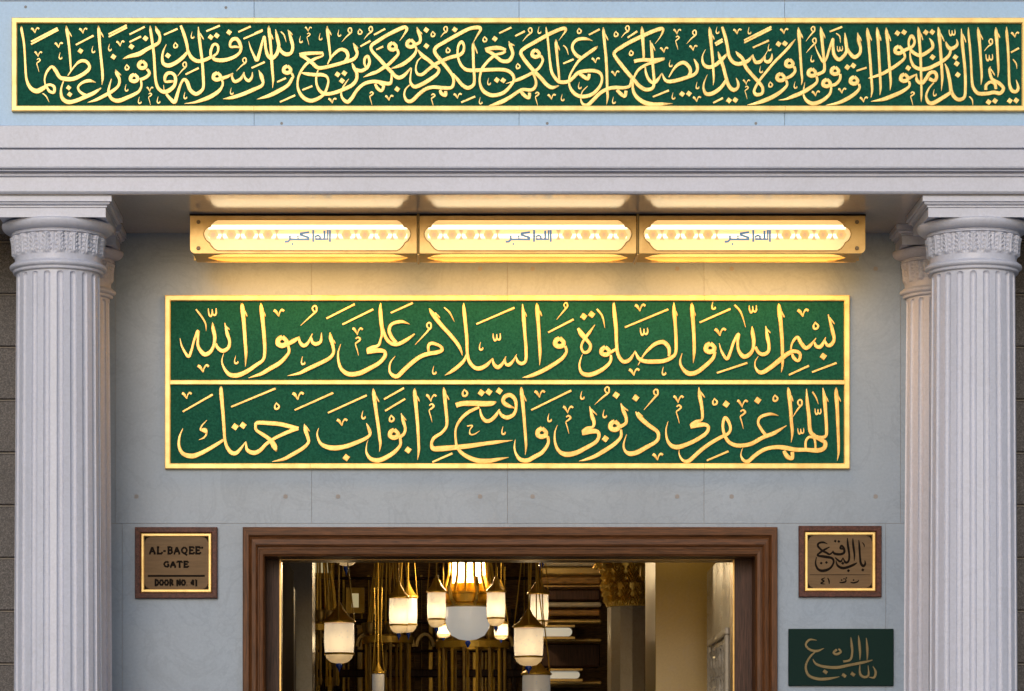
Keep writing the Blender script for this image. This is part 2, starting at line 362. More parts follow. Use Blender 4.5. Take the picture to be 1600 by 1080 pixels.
TXT_TOP = '''
@ 20 35
s 110,50,8 112,95,32 140,250,28 152,400,26 160,560,26 175,720,32 225,825,46 300,865,58 370,835,56 425,800,40
s 405,800,30 470,785,32 520,815,36 515,880,34 460,865,34 425,810,24
s 408,785,18 400,710,20 430,620,30 490,560,34 540,610,46 590,690,44 660,712,56 760,710,50 870,660,46 945,600,44 960,550,36 920,495,40 850,490,40 780,545,22 690,670,14
s 670,45,8 680,110,40 700,250,32 715,400,28 722,500,26 728,610,18
b 695,110 737,188
s 635,740,14 605,850,26 620,950,44 690,1000,52 790,985,46 920,930,50 1020,885,44 1105,825,16
s 1040,755,6 960,735,40 880,755,34 820,810,28 840,870,30 920,925,46
s 1072,45,8 1078,110,40 1090,300,34 1105,450,32 1120,600,34 1125,700,30 1115,785,6
b 1090,110 1135,195
s 1285,590,6 1300,640,40 1335,720,36 1320,800,34 1240,870,42 1130,930,42 1040,975,34 935,1005,4
b 1305,620 1352,672
v 280,100
v 880,105
v 575,285
v 1345,265
f 230,245 560,75
f 230,278 570,97
f 790,285 1010,170
f 1200,152 1425,40
f 1200,185 1428,68
f 1460,155 1650,60
f 1460,250 1605,180
d 848,362
d 1260,435
d 1485,308
d 700,822 .9
d 713,905 .9
h 1005,350
h 595,430
h 1212,325
h 1420,830
o 1428,565
m 320,390 .85
s 375,890,12 420,930,16 455,1000,4
@ 210 35
w -8,700
s 85,740,28 90,800,26 60,865,34 0,905,42 -100,950,48 -200,985,52 -280,960,42 -320,880,34 -310,800,24 -285,710,10
w 95,535
s 160,590,36 190,640,36 150,690,40 70,725,40
s -145,462,4 -60,430,40 60,400,56 160,340,46 260,290,44 310,250,38 320,180,34 285,110,40 265,50,8
b 290,90 325,148
d 140,205
s 197,45,8 205,110,34 225,250,34 245,400,34 255,560,34 265,700,34 290,810,40 350,870,44 420,865,52 490,810,44 515,750,40 510,680,40 470,640,38 415,645,44 385,690,40 390,745,30 450,745,34 505,740,20
s 400,900,30 450,960,40 505,1000,46 540,900,40 580,780,30 620,720,36 660,750,46 700,850,46 770,900,48 840,860,40 865,800,34 860,650,36 850,500,34 825,300,36 810,180,36 800,60,8
b 825,145 866,224
s 365,785,6 372,850,12
s 580,45,30 620,150,40 655,270,38 675,370,36 720,450,46 790,490,46 870,480,44 960,440,40 990,425,20
s 400,280,8 365,360,22 350,440,30 365,520,42 430,545,52 520,510,46 610,440,44 665,375,30
s 960,440,30 955,370,34 985,290,34 1025,280,34 1050,320,30 1035,390,26 970,440,34
s 970,430,30 1010,470,44 1090,480,48 1180,465,44 1270,425,40 1325,370,34 1330,300,40 1290,220,44 1235,215,44 1200,260,34 1205,310,30 1270,310,30 1325,320,20
d 955,190
d 1030,170
d 1185,130
f 900,115 1070,45
f 370,160 540,85
f 1300,125 1455,55
f 1365,210 1600,110
d 420,420
o 515,290
h 725,170
u 627,530 540,675
f 640,655 805,575
u 1375,475 1275,612
f 1465,575 1630,500
h 635,925
h 65,985
h 300,980
m 195,830 .75
h 1215,870
w 1028,680
s 1090,720,30 1105,750,28 1100,800,28 1050,870,44 950,935,50 850,975,44 750,1005,26 625,1020,4
s 1100,705,44 1170,680,38 1235,640,16
s 1222,640,14 1225,700,30 1260,745,40 1330,710,36 1375,625,12
s 1370,640,14 1385,700,30 1430,735,38 1470,690,30 1475,625,8
@ 400 35
s -410,960,4 -300,945,40 -170,905,46 -40,850,46 60,805,40 90,760,34 70,690,44 35,600,8
b 60,635 96,695
s -90,240,6 -65,330,20 -20,430,30 15,475,44 50,370,36 80,250,28 105,185,30 115,250,34 125,340,36 150,420,44 200,455,44 260,400,44 285,300,40 265,190,40 245,90,8
s 285,310,34 320,370,40 380,405,50 440,385,40 460,310,38 435,200,40 400,95,8
b 418,120 456,168
s 310,120,14 350,160,18 378,250,4
s 160,45,8 165,110,40 185,300,34 195,450,36 205,600,34 215,720,28 207,825,6
b 182,135 215,222
f -15,140 85,100
w 385,595
s 445,640,30 465,680,28 450,710,36 400,790,42 290,860,50 180,915,46 90,945,30 10,965,4
f 265,750 375,700
f 300,1000 490,915
s 835,385,20 830,425,24 740,460,34 650,510,36 580,590,32 535,680,28 520,780,26 540,870,36 600,950,46 690,985,48 790,950,42 860,890,34 895,800,30 905,730,26 880,680,34 820,660,44 740,660,44 640,650,40 570,635,16
s 545,412,50 640,395,46 740,390,40 838,388,36
s 565,420,40 620,450,44 700,510,46 770,570,46 850,570,44 980,540,44 1100,505,44 1220,465,44 1265,400,36 1245,330,40 1215,262,8
b 1232,285 1276,338
s 890,50,8 895,120,40 910,250,32 925,380,28 932,480,18
b 910,100 942,172
s 895,530,14 930,460,24 990,390,36 1060,345,40 1125,365,46 1150,430,40 1120,490,40
s 780,590,14 755,680,24 760,780,30 800,860,40 870,900,44 980,885,44 1100,840,46 1200,790,46 1255,720,40 1260,640,40 1225,570,40 1200,510,12
s 1250,595,40 1320,610,44 1390,570,40 1420,500,36 1400,430,34 1365,450,34 1355,510,30 1370,560,24
s 1160,710,8 1110,780,20 1070,860,20 1075,940,30 1140,1000,46 1200,950,44 1250,870,40 1320,795,40 1400,755,44 1500,745,44 1600,765,50 1680,765,40 1695,680,24 1685,620,16
d 1020,655
d 1105,640
d 1075,735
f 580,850 705,800
v 955,980
p 1445,885
h 560,225
m 655,80 .75
h 805,190
h 1040,145
u 1172,100 1072,248
o 1300,120
u 1432,85 1352,212
f 1475,160 1615,85
f 1305,305 1430,235
f 1505,345 1590,305
@ 590 35
s -30,775,30 0,830,40 50,860,36 75,800,36 30,770,30
s 275,235,5 330,160,20 365,95,36 340,65,44 260,95,48 120,165,44 0,240,44 -70,290,40 -80,340,36 -40,400,40 20,460,44 100,550,46 160,610,46 225,680,46 280,695,48 340,660,40 420,570,16
s 505,350,16 560,420,48 640,480,46 710,545,44 765,590,36 745,650,40 660,715,46 560,775,48 470,810,46 425,780,36 408,720,24 425,575,12
s 550,440,14 500,490,18 478,580,20 500,650,34 560,655,40 640,590,40 720,530,44 820,480,44 920,440,44 1020,415,44 1070,370,36 1080,300,30 1050,250,40 1010,300,30 1000,400,26 1020,490,30 1060,560,36 1120,600,44 1210,605,46 1350,600,46 1500,595,44 1610,605,44 1680,650,40 1705,720,36 1660,800,38 1580,880,44 1480,915,46 1400,910,48 1320,860,44 1280,770,30 1280,680,26 1310,580,36 1380,490,34 1460,420,40
s 1345,350,50 1420,330,50 1520,325,50 1605,350,30
s 1360,360,30 1440,400,44 1500,450,40 1560,490,44 1640,485,48 1685,420,40 1685,370,40 1660,300,40 1640,238,8
b 1658,270 1708,303
s 1600,365,30 1560,390,34 1460,412,30
w 182,305
s 245,340,32 258,400,34 200,470,40 120,545,40 60,580,44 0,620,40 -80,650,40 -180,690,4
w 408,270
s 470,300,28 485,350,30 450,420,40 360,500,46 270,550,42 160,583,4
s 470,285,40 525,255,36 535,200,38 510,120,40 490,62,8
b 512,105 557,158
d 608,100
d 610,300
d 245,840
d 965,95
d 1465,210
d 1490,725
d 1570,730
o 692,150
o 1340,215
o 880,350
u 848,85 788,190
f 1520,140 1672,68
f 1045,1005 1220,930
v 145,945
v 1000,920
p 695,910
h 1390,750
h 1285,990
s 405,785,14 350,840,20 335,920,26 370,985,40 430,985,46 510,910,44 600,840,44 700,815,44 820,825,46 920,820,40 950,760,34 940,680,36 880,590,44 800,490,46 720,390,44 730,320,44 850,245,44 1000,160,46 1150,85,44 1260,70,48 1285,100,36 1240,180,18 1200,250,8
s 780,850,30 800,895,44 850,920,36 850,865,40
s 940,650,30 1000,720,40 1060,790,44 1130,825,48 1195,790,40 1210,720,34 1200,550,34 1195,400,34 1195,290,36 1203,245,8
b 1210,290 1248,400
@ 780 35
s -140,1050,6 0,1010,48 120,950,44 240,870,40 300,845,40 400,850,40 450,810,36 460,750,32 440,680,30 410,620,40
s 270,865,40 310,915,44 370,950,36 380,885,40
s 745,230,4 790,170,12 830,110,30 815,80,44 740,100,44 600,165,46 450,250,46 320,325,44 270,380,40 300,450,44 370,540,46 440,620,46 520,700,46 590,780,46 660,820,44 745,795,14
w 450,395
s 515,420,34 545,480,30 500,570,34 430,625,36 340,675,40 240,720,40 170,745,20 80,770,4
s 585,60,8 592,120,26 605,200,28 620,350,28 635,500,30 655,620,36 700,700,40 760,750,46 860,745,44 920,700,40 980,640,44 1060,615,44 1180,610,44 1260,640,40 1285,710,30 1260,800,36 1180,890,42 1080,930,46 980,920,46 910,860,40 875,780,26 880,680,24 930,580,26 1000,480,34 1100,400,42 1200,330,36 1230,300,8
s 1170,235,6 1080,210,36 980,220,40 920,280,34 920,350,34 970,420,44 1030,450,40
s 1005,645,40 1050,680,46 1110,710,40 1125,650,36
s 708,215,8 712,280,40 725,450,30 740,600,30 752,730,24
b 722,270 757,358
s 1300,65,8 1305,130,36 1320,300,34 1335,450,34 1345,650,34 1350,850,30 1355,940,28 1342,1030,5
b 1318,140 1360,232
s 1105,800,8 1040,870,14 1020,950,16 1040,1020,30 1100,1040,44 1170,980,44 1260,890,44 1360,835,44 1450,820,44 1560,822,40 1630,800,36 1650,730,28 1650,690,20
s 1470,850,40 1520,900,44 1570,930,36 1585,860,40
v 1205,475
v 1450,640
v 655,930
s 800,290,14 840,330,18 865,410,4
f 800,520 930,465
f 1120,160 1255,90
f 200,175 320,115
u 385,100 293,238
h 500,110
o 235,550
o 1000,110
o 1460,150
h 1005,800
h 790,950
h 1430,985
p 475,890
u 1600,75 1525,195
@ 970 35
s 430,270,5 490,190,14 525,120,28 510,85,46 420,110,46 260,180,48 100,260,46 0,320,46 -60,360,40 -85,400,38 -60,450,42 0,530,46 80,630,46 160,720,46 230,800,46 310,845,48 390,830,40 415,760,34 405,600,34 395,500,34 385,350,36 365,228,8
s 262,55,8 268,130,44 278,300,34 285,400,32 285,460,24
s 165,492,44 270,475,44 400,478,46 480,472,46 548,455,24
b 388,270 427,362
s 540,465,24 440,500,30 330,530,34 230,590,34 175,670,28 150,760,26 155,860,36 200,940,46 290,1005,52 400,1030,50 520,1025,36 650,1018,4
s 305,560,14 315,640,30 350,720,36 400,760,40 450,735,40 515,638,10
s 515,640,10 550,720,34 600,745,44 700,730,46 820,695,44 920,655,40 955,600,36 950,540,36 912,460,8
b 928,480 972,548
s 600,690,14 660,590,26 720,530,40 790,510,46 850,560,44 870,620,40 850,670,36
f 85,195 205,115
o 130,385
m 705,110 .85
v 540,345
v 905,320
u 918,130 822,272
h 620,525
h 955,800
h 655,930
d 765,900
d 850,895
v 950,960
f 400,935 600,855
f 1155,1010 1275,950
d 1350,980
d 1430,975
v 1455,115
f 1175,268 1270,212
f 1185,292 1272,240
h 1205,110
s 1105,60,8 1115,130,44 1130,300,36 1145,450,34 1155,600,30 1160,700,24 1155,790,5
b 1128,140 1169,222
s 1058,340,5 1020,430,18 1030,520,36 1090,565,46 1170,545,44 1240,490,44 1300,430,36 1332,392,16
s 1265,60,30 1300,170,40 1330,300,38 1350,420,40 1400,500,44 1470,525,48 1560,500,46 1600,475,40 1655,405,12
s 1435,365,8 1470,410,40 1520,460,40 1560,560,44 1620,640,42 1720,750,44 1770,820,36 1765,890,36 1700,910,44 1665,870,34 1690,800,30 1740,720,30 1820,620,32 1920,500,34 2040,380,34 2120,290,34 2182,212,8
s 1215,370,10 1240,450,40 1280,560,40 1310,680,40 1350,800,44 1410,850,48 1460,820,34 1465,760,30 1440,698,8
s 1320,720,36 1250,820,42 1150,890,48 1070,900,44 1035,840,30 1040,760,20 1082,655,5
@ 1160 35
s 130,410,12 140,460,30 170,505,44 230,490,40 285,410,12
s 285,420,12 280,480,30 320,500,44 360,460,34 370,395,10
s 285,410,12 325,340,3
h 335,325
f 20,228 360,58
f 22,258 362,85
f 130,320 330,230
v 520,110
d 450,275
d 530,270
h 85,115
h 230,600
o 350,780
m 50,740 .8
w 580,515
s 645,555,34 655,620,34 600,680,40 525,710,34
w 470,690
s 545,730,30 555,790,32 480,870,42 370,940,50 250,990,48 150,1020,28 60,1035,4
s 697,65,8 705,140,44 715,300,34 725,450,32 735,600,30 745,720,24 735,785,5
b 722,130 754,208
h 660,795
u 880,85 793,240
u 897,230 798,382
s 975,58,8 985,130,40 1000,300,36 1015,450,34 1025,560,34 1010,620,40 930,660,40
b 1002,120 1032,205
w 862,632
s 925,680,30 930,750,32 850,820,44 740,885,48 620,935,44 540,965,24 450,975,4
s 905,285,6 930,360,16 970,440,26 1010,500,30 1050,450,30 1090,320,28 1130,212,30 1130,310,34 1145,410,40 1200,470,46 1260,430,42 1300,360,38 1290,240,40 1280,135,8
s 1300,310,30 1340,390,40 1400,440,48 1460,400,40 1475,330,34 1450,230,40 1440,132,8
b 1455,170 1488,242
q 1218,335 .8
s 1170,140,14 1215,180,18 1225,260,5
f 1090,120 1245,60
w 1150,610
s 1220,650,32 1215,720,34 1160,780,40 1080,800,30
w 1045,763
s 1110,810,26 1090,900,34 1000,980,44 890,1020,48 810,990,42 765,920,24 765,840,18 780,752,4
w 1388,730
s 1455,775,30 1460,830,32 1400,900,42 1290,970,46 1180,1015,34 1040,1040,4
d 1310,565
d 1385,545
f 1425,610 1550,570
v 915,890
v 1245,855
h 870,465
s 775,770,6 762,840,12
@ 1340 35
s 118,70,8 125,140,42 140,300,34 155,480,32 170,700,32 180,850,28 165,945,5
s 240,65,8 248,140,42 258,300,34 268,480,32 280,700,32 285,820,28 277,915,5
s 355,70,8 362,140,42 378,300,34 390,480,32 405,650,32 412,760,28 403,855,5
b 138,135 174,238
b 262,135 292,238
b 378,135 414,242
w 505,350
s 575,380,32 585,450,32 500,530,40 400,595,42 300,650,40 180,692,24 130,702,4
s 560,365,44 640,330,40 690,300,34 710,240,30 675,175,40 640,230,30 640,300,28 670,360,40 740,410,44 800,415,46 880,370,42 935,320,36 930,260,36 895,200,8
s 655,370,16 660,460,26 700,550,40 780,590,46 880,580,46 1000,525,46 1100,460,40 1150,400,34 1160,340,30
s 1100,245,12 1120,300,40 1160,335,48 1220,310,40 1245,270,30 1235,213,8
s 755,60,8 762,130,40 775,300,34 785,450,34 790,600,30 795,800,26 795,920,24 793,1000,4
b 778,120 814,228
s 1005,60,8 1015,140,42 1030,300,36 1040,450,36 1050,600,34 1055,720,30 1045,860,4
b 1035,140 1080,245
w 575,697
s 640,740,28 645,800,30 570,860,42 470,910,48 340,960,46 250,980,26 165,992,4
s 630,710,44 740,650,14
s 735,660,14 740,730,40 800,765,44 860,700,44 900,640,44 960,630,44 985,680,40 960,735,40 890,710,44
s 950,760,16 890,830,22 855,920,28 880,1000,44 940,1015,48 1040,960,46 1150,890,40 1175,870,20
s 1090,518,8 1120,600,36 1150,740,40 1170,870,44 1220,950,46 1280,970,46 1335,930,36 1345,800,34 1340,600,34 1320,400,36 1305,250,38 1295,83,8
b 1318,160 1352,258
s 1383,65,8 1385,150,26 1400,300,28 1415,500,28 1425,700,30 1440,810,36 1500,890,44 1610,895,46 1700,880,44 1780,890,44 1820,830,40 1770,770,44 1710,735,40 1670,700,36 1645,600,30 1660,553,8
s 1600,850,36 1605,790,36 1660,750,36 1715,780,36 1725,840,34
p 685,885
h 960,890
q 1180,135 .9
d 495,140
d 578,128
d 850,130
d 930,125
d 935,440
d 630,575
d 1220,440
d 1237,520
d 1250,660
s 1395,930,14 1430,970,18 1440,1040,5
v 75,965
@ 1400 35
s 1022,65,8 1030,140,40 1045,300,34 1055,450,32 1065,600,30 1068,700,26 1060,785,5
b 1045,140 1084,225
s 1245,65,8 1250,140,44 1262,300,34 1270,450,32 1278,600,26 1270,690,5
b 1270,140 1297,202
b 1185,590 1232,672
s 1380,60,8 1382,150,36 1395,300,32 1405,500,30 1410,700,30 1420,800,36 1450,860,44 1500,870,40 1525,820,34 1500,723,8
d 1155,1000
d 1235,985
d 1420,985
d 1500,980
f 1435,380 1535,325
v 1485,155
u 1180,240 1103,360
q 1165,445 1
s 1460,465,14 1500,520,18 1510,585,5
'''
TXT_MID1 = '''
@ 265 465
s 130,510,6 150,600,20 195,690,30 240,740,36 275,660,30 310,530,28 355,420,34 355,520,30 360,620,36 430,710,52 500,690,46 550,610,36 565,500,42 545,390,42 537,312,6
s 575,580,36 610,640,40 670,670,48 735,630,40 750,550,34 720,450,42 690,318,6
b 705,365 748,412
s 330,150,20 400,240,22 450,330,18 458,420,4
q 535,190 1.2
s 905,70,8 910,130,50 930,330,44 945,550,40 955,700,36 948,865,6
b 930,150 970,243
s 1140,70,8 1150,150,50 1170,350,44 1185,530,42 1190,680,38 1170,780,36 1080,850,44 960,930,50 850,975,56 750,965,48 685,890,30 655,800,18 677,700,5
b 1162,150 1198,240
w 1400,552 1.25
s 1480,600,34 1490,690,34 1390,810,48 1260,890,50 1150,955,42 1060,985,24 985,1008,4
s 1470,590,46 1560,540,50 1625,495,16
v 1365,190 1.3
v 420,885 1.4
h 830,790 1.2
@ 455 465
s 95,490,14 110,560,36 155,605,44 210,570,34 265,455,10
s 250,500,20 265,560,36 310,585,46 370,550,34 378,442,8
u 290,140 118,352 1.2
f 440,265 795,85
f 640,340 1025,150
s 485,440,8 495,510,46 520,600,40 530,690,36 480,760,42 350,830,46 200,900,46 100,950,34 -45,980,4
b 515,520 552,582
s 620,583,5 590,680,20 590,790,30 630,900,42 720,960,54 850,950,56 980,890,52 1100,820,46 1170,740,44 1165,680,44 1080,665,56 945,682,60
s 955,660,50 1010,630,44 1090,600,34 1120,520,26 1140,440,40 1125,300,46 1115,150,40 1120,70,8
s 1145,380,26 1180,500,40 1240,570,42 1320,590,44 1430,540,44 1543,458,16
s 1480,335,5 1380,305,38 1260,335,38 1225,410,40 1250,490,44 1310,570,44
m 830,410 1.15
f 1245,195 1520,70
h 145,800 1.2
s 1302,733,5 1240,820,20 1230,920,26 1270,975,44 1330,985,50 1420,900,50 1520,810,50 1620,740,50 1720,705,50 1820,690,48 1885,660,40 1860,610,36 1760,575,40 1715,610,36 1720,690,24
@ 645 465
u 200,350 28,592 1.2
s 205,138,8 250,210,50 350,340,46 450,450,44 550,570,42 600,660,30 620,730,5
b 285,200 337,262
s 390,125,14 460,190,20 520,305,4
s 635,72,8 640,160,40 660,350,40 675,520,40 680,680,34 700,790,40 760,870,44 830,890,50 920,850,44 1000,762,12
s 675,700,16 640,790,36 560,870,44 480,930,36 400,975,4
s 1000,765,12 1010,830,36 1060,875,48 1120,830,34 1165,738,8
s 1155,770,14 1160,830,30 1200,845,44 1250,800,30 1298,713,8
s 1290,740,14 1310,800,34 1360,830,42 1410,790,36 1415,650,38 1400,450,36 1385,250,44 1370,83,10
b 1388,170 1422,242
f 795,335 1270,130
q 1050,500 1.1
h 850,620 1.2
h 265,920 1.2
@ 835 465
s 30,70,8 35,140,48 50,350,40 62,550,38 70,700,34 65,850,5
b 55,150 92,238
w 305,565 1.2
s 385,610,36 400,680,32 350,760,42 240,840,46 120,910,48 0,965,44 -80,990,30 -150,1002,4
u 390,95 278,277
f 170,440 490,275
d 615,240 1.2
d 715,215 1.2
s 780,145,22 850,240,22 880,382,4
s 545,388,30 590,460,60 650,530,44 700,600,36 680,670,40 620,690,34 585,620,28 620,530,30 680,450,34 755,343,6
w 878,672 1.1
s 955,720,28 950,800,34 880,880,44 780,940,50 680,970,52 600,950,44 565,880,26 570,800,20 602,708,5
s 950,690,40 1025,645,30
s 990,70,24 1000,200,46 1020,400,42 1025,560,38 1040,700,40 1090,790,42 1140,805,46 1200,770,40 1262,668,8
s 1262,680,14 1300,760,40 1380,800,48 1500,805,50 1620,795,48 1720,750,44 1765,690,36 1770,560,38 1760,350,38 1745,180,44 1742,68,8
s 1340,760,14 1400,680,30 1500,590,44 1600,560,50 1660,600,48 1685,660,40 1680,740,30
v 1320,125 1.3
v 1245,930 1.3
f 1130,375 1672,150
q 1370,430 1.1
s 1320,800,16 1295,850,6
b 1755,150 1787,235
@ 1025 465
s 445,70,8 450,140,50 465,350,42 475,550,38 475,700,34 465,820,5
b 465,150 493,235
w 668,632 1.2
s 738,680,34 705,770,42 600,870,48 500,940,52 400,950,54 325,880,34 300,800,24 327,698,5
f 545,315 930,145
h 715,110 1.2
s 980,95,22 1060,190,22 1120,372,4
q 1210,150 1.1
v 800,430 1.4
h 95,930 1.2
s 790,573,5 820,680,26 885,770,40 930,680,34 970,560,34 1030,460,36 1020,560,32 1030,660,36 1090,740,52 1160,720,48 1210,650,38 1220,540,42 1205,440,44 1200,363,8
s 1240,620,36 1280,690,40 1340,715,46 1400,680,40 1410,600,36 1390,490,42 1370,358,8
b 1382,395 1428,452
f 760,945 1140,820
@ 1130 465
s 692,75,8 700,150,50 720,350,44 735,550,40 740,750,36 740,850,28 725,937,5
b 718,160 763,255
s 437,738,5 400,800,14 400,870,20 440,930,40 500,935,50 600,870,52 700,790,56 800,710,52 880,675,46 950,695,40 960,755,36 930,795,34 880,755,40 860,710,30
s 850,680,16 850,610,20 880,540,30 930,500,36 970,570,44 1030,635,46 1090,600,38 1160,508,8
s 1140,560,20 1160,610,40 1210,620,44 1250,570,34 1280,498,8
s 1270,540,20 1300,600,38 1350,590,44 1385,520,36 1360,400,42 1310,213,8
b 1335,260 1388,338
o 1155,355 1.3
v 995,190 1.4
d 1250,738 1.2
f 820,970 1070,855
f 1110,935 1415,820
'''
TXT_MID2 = '''
@ 265 598
v 215,160 1.2
f 165,365 540,150
s 167,575,6 125,680,24 120,800,34 170,890,46 280,920,60 400,880,50 530,810,44 650,735,36 690,700,16
s 645,50,20 645,120,46 665,350,40 680,550,38 690,700,34 720,810,40 780,880,50 850,870,44 955,740,10
s 955,740,10 970,840,40 1050,880,52 1130,850,46 1220,760,40 1330,690,40 1480,620,44 1610,575,40
s 1610,580,50 1400,525,50 1250,510,50 1100,505,44 1075,550,34 1090,600,36 1180,660,44 1260,720,50 1310,800,64 1335,862,16
s 467,470,5 405,540,18 390,590,24 440,600,60 460,640,24 430,690,20 365,717,4
d 818,555 1.2
d 918,538 1.2
f 770,305 1325,75
o 1340,295 1.2
@ 455 598
v 85,165 1.4
s 165,518,8 180,600,46 210,690,40 215,750,36 150,820,42 0,910,46 -100,960,36 -240,990,4
b 186,550 228,615
f 45,345 525,130
f 460,380 945,160
v 635,495 1.3
h 900,415 1.2
s 345,568,5 325,650,20 360,750,34 430,800,50 540,820,60 680,800,52 820,750,48 930,700,42 985,650,36 975,590,40 940,508,8
d 688,940 1.2
s 1025,75,8 1035,150,46 1060,350,42 1085,520,40 1105,680,36 1115,770,30 1103,867,5
b 1055,160 1098,248
w 1278,642 1.15
s 1360,690,34 1365,780,36 1290,870,46 1180,940,52 1080,975,54 990,950,44 940,870,24 945,770,10 962,718,5
s 1350,690,44 1410,640,36 1425,570,34 1400,480,40 1375,383,8
b 1392,420 1438,482
o 1255,450 1.2
f 1160,210 1410,70
f 1175,355 1425,205
d 1460,845 1.2
@ 645 598
s 22,70,8 25,140,46 45,350,42 62,550,38 72,750,34 75,850,30 60,967,5
b 42,150 83,242
m 230,180 1.15
s 385,60,8 395,130,44 410,300,40 425,450,38 420,550,34 360,630,36 270,690,42 235,760,34 255,825,56 350,828,66 500,815,60 700,795,56 900,765,46 1060,745,40 1247,723,4
b 412,140 452,222
f 245,995 495,885
s 540,288,60 620,265,60 750,262,64 900,268,64 990,262,56 1042,242,16
s 830,310,30 700,370,40 600,460,36 540,570,26 535,700,28 560,820,36 650,910,46 800,975,56 950,980,52 1070,960,36 1200,935,4
s 840,330,14 860,420,34 910,480,46 970,475,44 1040,410,40 1085,333,14
s 1080,350,14 1110,410,40 1180,440,50 1260,400,42 1290,320,34 1280,220,44 1220,160,50 1150,180,50 1130,240,44 1180,285,50 1270,320,14
d 855,130 1.2
d 950,120 1.2
d 1080,108 1.2
o 650,130 1.3
s 1355,55,8 1360,120,44 1380,320,40 1395,500,36 1410,700,34 1415,800,28 1405,907,5
b 1375,140 1418,240
s 680,545,14 745,540,18 715,590,10 715,640,20 760,650,16 837,603,4
h 1130,610 1.2
@ 835 598
w 85,627 1.2
s 165,670,34 172,760,36 100,870,46 0,930,50 -90,975,50 -180,960,46 -235,880,26 -250,800,20 -238,713,5
v 65,140 1.3
f -40,345 460,100
h 595,170 1.2
h 185,450 1.2
m 420,325 1.15
u 905,90 753,277 1.2
d 1020,160 1.2
d 1265,195 1.2
d 885,705 1.2
u 1515,120 1368,342 1.2
s 287,533,5 255,630,18 260,760,30 310,860,42 400,900,60 520,880,54 640,820,48 760,750,44 805,680,40 790,620,46 720,610,60 595,632,60
s 610,610,40 660,575,44 730,555,30 745,500,40 720,420,44 690,298,8
b 715,340 778,412
w 995,540 1.2
s 1080,590,30 1080,680,36 1000,770,46 880,850,50 760,920,44 650,960,30 558,983,4
s 1070,555,46 1140,510,38 1145,440,38 1110,350,44 1080,258,8
b 1102,300 1168,362
h 875,400 1.2
s 1265,363,8 1310,430,50 1420,530,50 1530,610,44 1550,680,40 1520,740,42 1400,810,50 1280,875,54 1190,890,54 1130,850,30 1115,770,22 1152,648,5
b 1300,380 1353,432
v 1540,925 1.3
@ 1025 598
m 280,195 1.15
s 152,485,5 125,590,18 135,700,28 180,780,44 260,810,56 370,780,50 500,720,46 620,640,44 655,570,40 620,530,44 530,530,60 428,550,56
s 440,530,40 500,490,40 565,470,26 580,420,34 570,300,38 545,160,44 535,58,8
b 560,120 608,195
o 735,240 1.2
d 875,272 1.2
m 1080,250 1.2
d 1270,225 1.2
o 1490,195 1.2
s 290,840,6 290,900,16 330,970,30 400,985,46 480,920,46 570,840,46 680,760,44 800,690,44 900,640,36 930,570,34 900,480,40 860,440,36 835,520,34 840,600,34 870,690,40 930,760,44 1030,790,48 1180,770,48 1330,690,46 1480,630,46 1632,537,8
s 1530,415,5 1430,395,34 1310,430,36 1275,500,30 1310,580,36 1370,660,40
f 635,975 905,860
s 1085,810,6 1060,900,14 1090,970,36 1150,985,44 1240,910,46 1350,840,46 1480,810,46 1600,815,54 1740,840,50 1880,842,46 2020,850,56 2100,820,50 2110,750,50 2040,710,44 1970,660,48 1925,600,46 1910,420,44 1890,250,40 1880,78,8
@ 1130 598
s 755,855,40 800,925,54 860,950,40 862,870,44
s 1030,830,30 1030,740,28 1070,685,32 1130,695,30 1150,760,26 1150,830,24
s 1120,660,40 1200,690,46 1280,670,36 1290,580,38 1280,400,40 1265,200,46 1245,68,8
b 1268,150 1312,245
s 1410,60,8 1412,140,48 1425,350,42 1432,550,38 1440,750,34 1440,880,26 1425,977,5
b 1425,150 1468,243
s 810,60,8 820,130,46 840,320,42 850,480,38 862,620,34 850,747,5
b 838,140 873,240
u 955,250 868,432 1.2
s 1115,115,20 1160,190,18 1190,272,4
q 1185,365 .9
q 970,610 .9
'''
TXT_GATE = '''
@ 1235 810
s 780,250,10 785,330,28 800,450,24 797,535,6
s 712,245,10 718,330,28 735,450,26 728,530,26 690,552,28 655,490,10
s 655,495,10 630,540,26 590,520,24 560,490,16
s 855,270,8 862,350,26 870,480,26 880,560,30 910,597,32 935,570,26 930,525,8
s 568,525,8 590,590,26 650,622,34 720,610,32 790,580,30 835,555,10
s 660,385,20 625,375,26 640,342,26 670,380,28 670,430,30 620,450,32 550,440,30 530,405,12
s 530,420,16 490,450,24 450,430,28 400,405,26 345,350,26 355,312,26 410,300,24 465,322,6
s 490,358,12 430,390,26 370,430,26 340,465,22 430,480,36 520,500,30 540,550,24 500,620,28 420,655,36 350,640,30 315,570,22 325,485,10
d 725,655 .55
d 905,645 .55
d 655,562 .55
d 560,285 .5
d 605,290 .5
d 385,560 .5
d 450,552 .5
s 240,706,6 620,706,7 1000,706,6
s 895,300,8 920,330,14 925,362,5
s 432,743,10 390,765,18 420,785,18 382,812,18 435,822,8
s 465,743,10 482,780,18 486,822,6
s 612,800,10 650,803,20 690,790,20 688,760,10 660,757,14
s 750,798,10 790,806,20 840,792,18 855,768,6
d 790,772 .35
d 640,772 .35
d 700,745 .35
'''
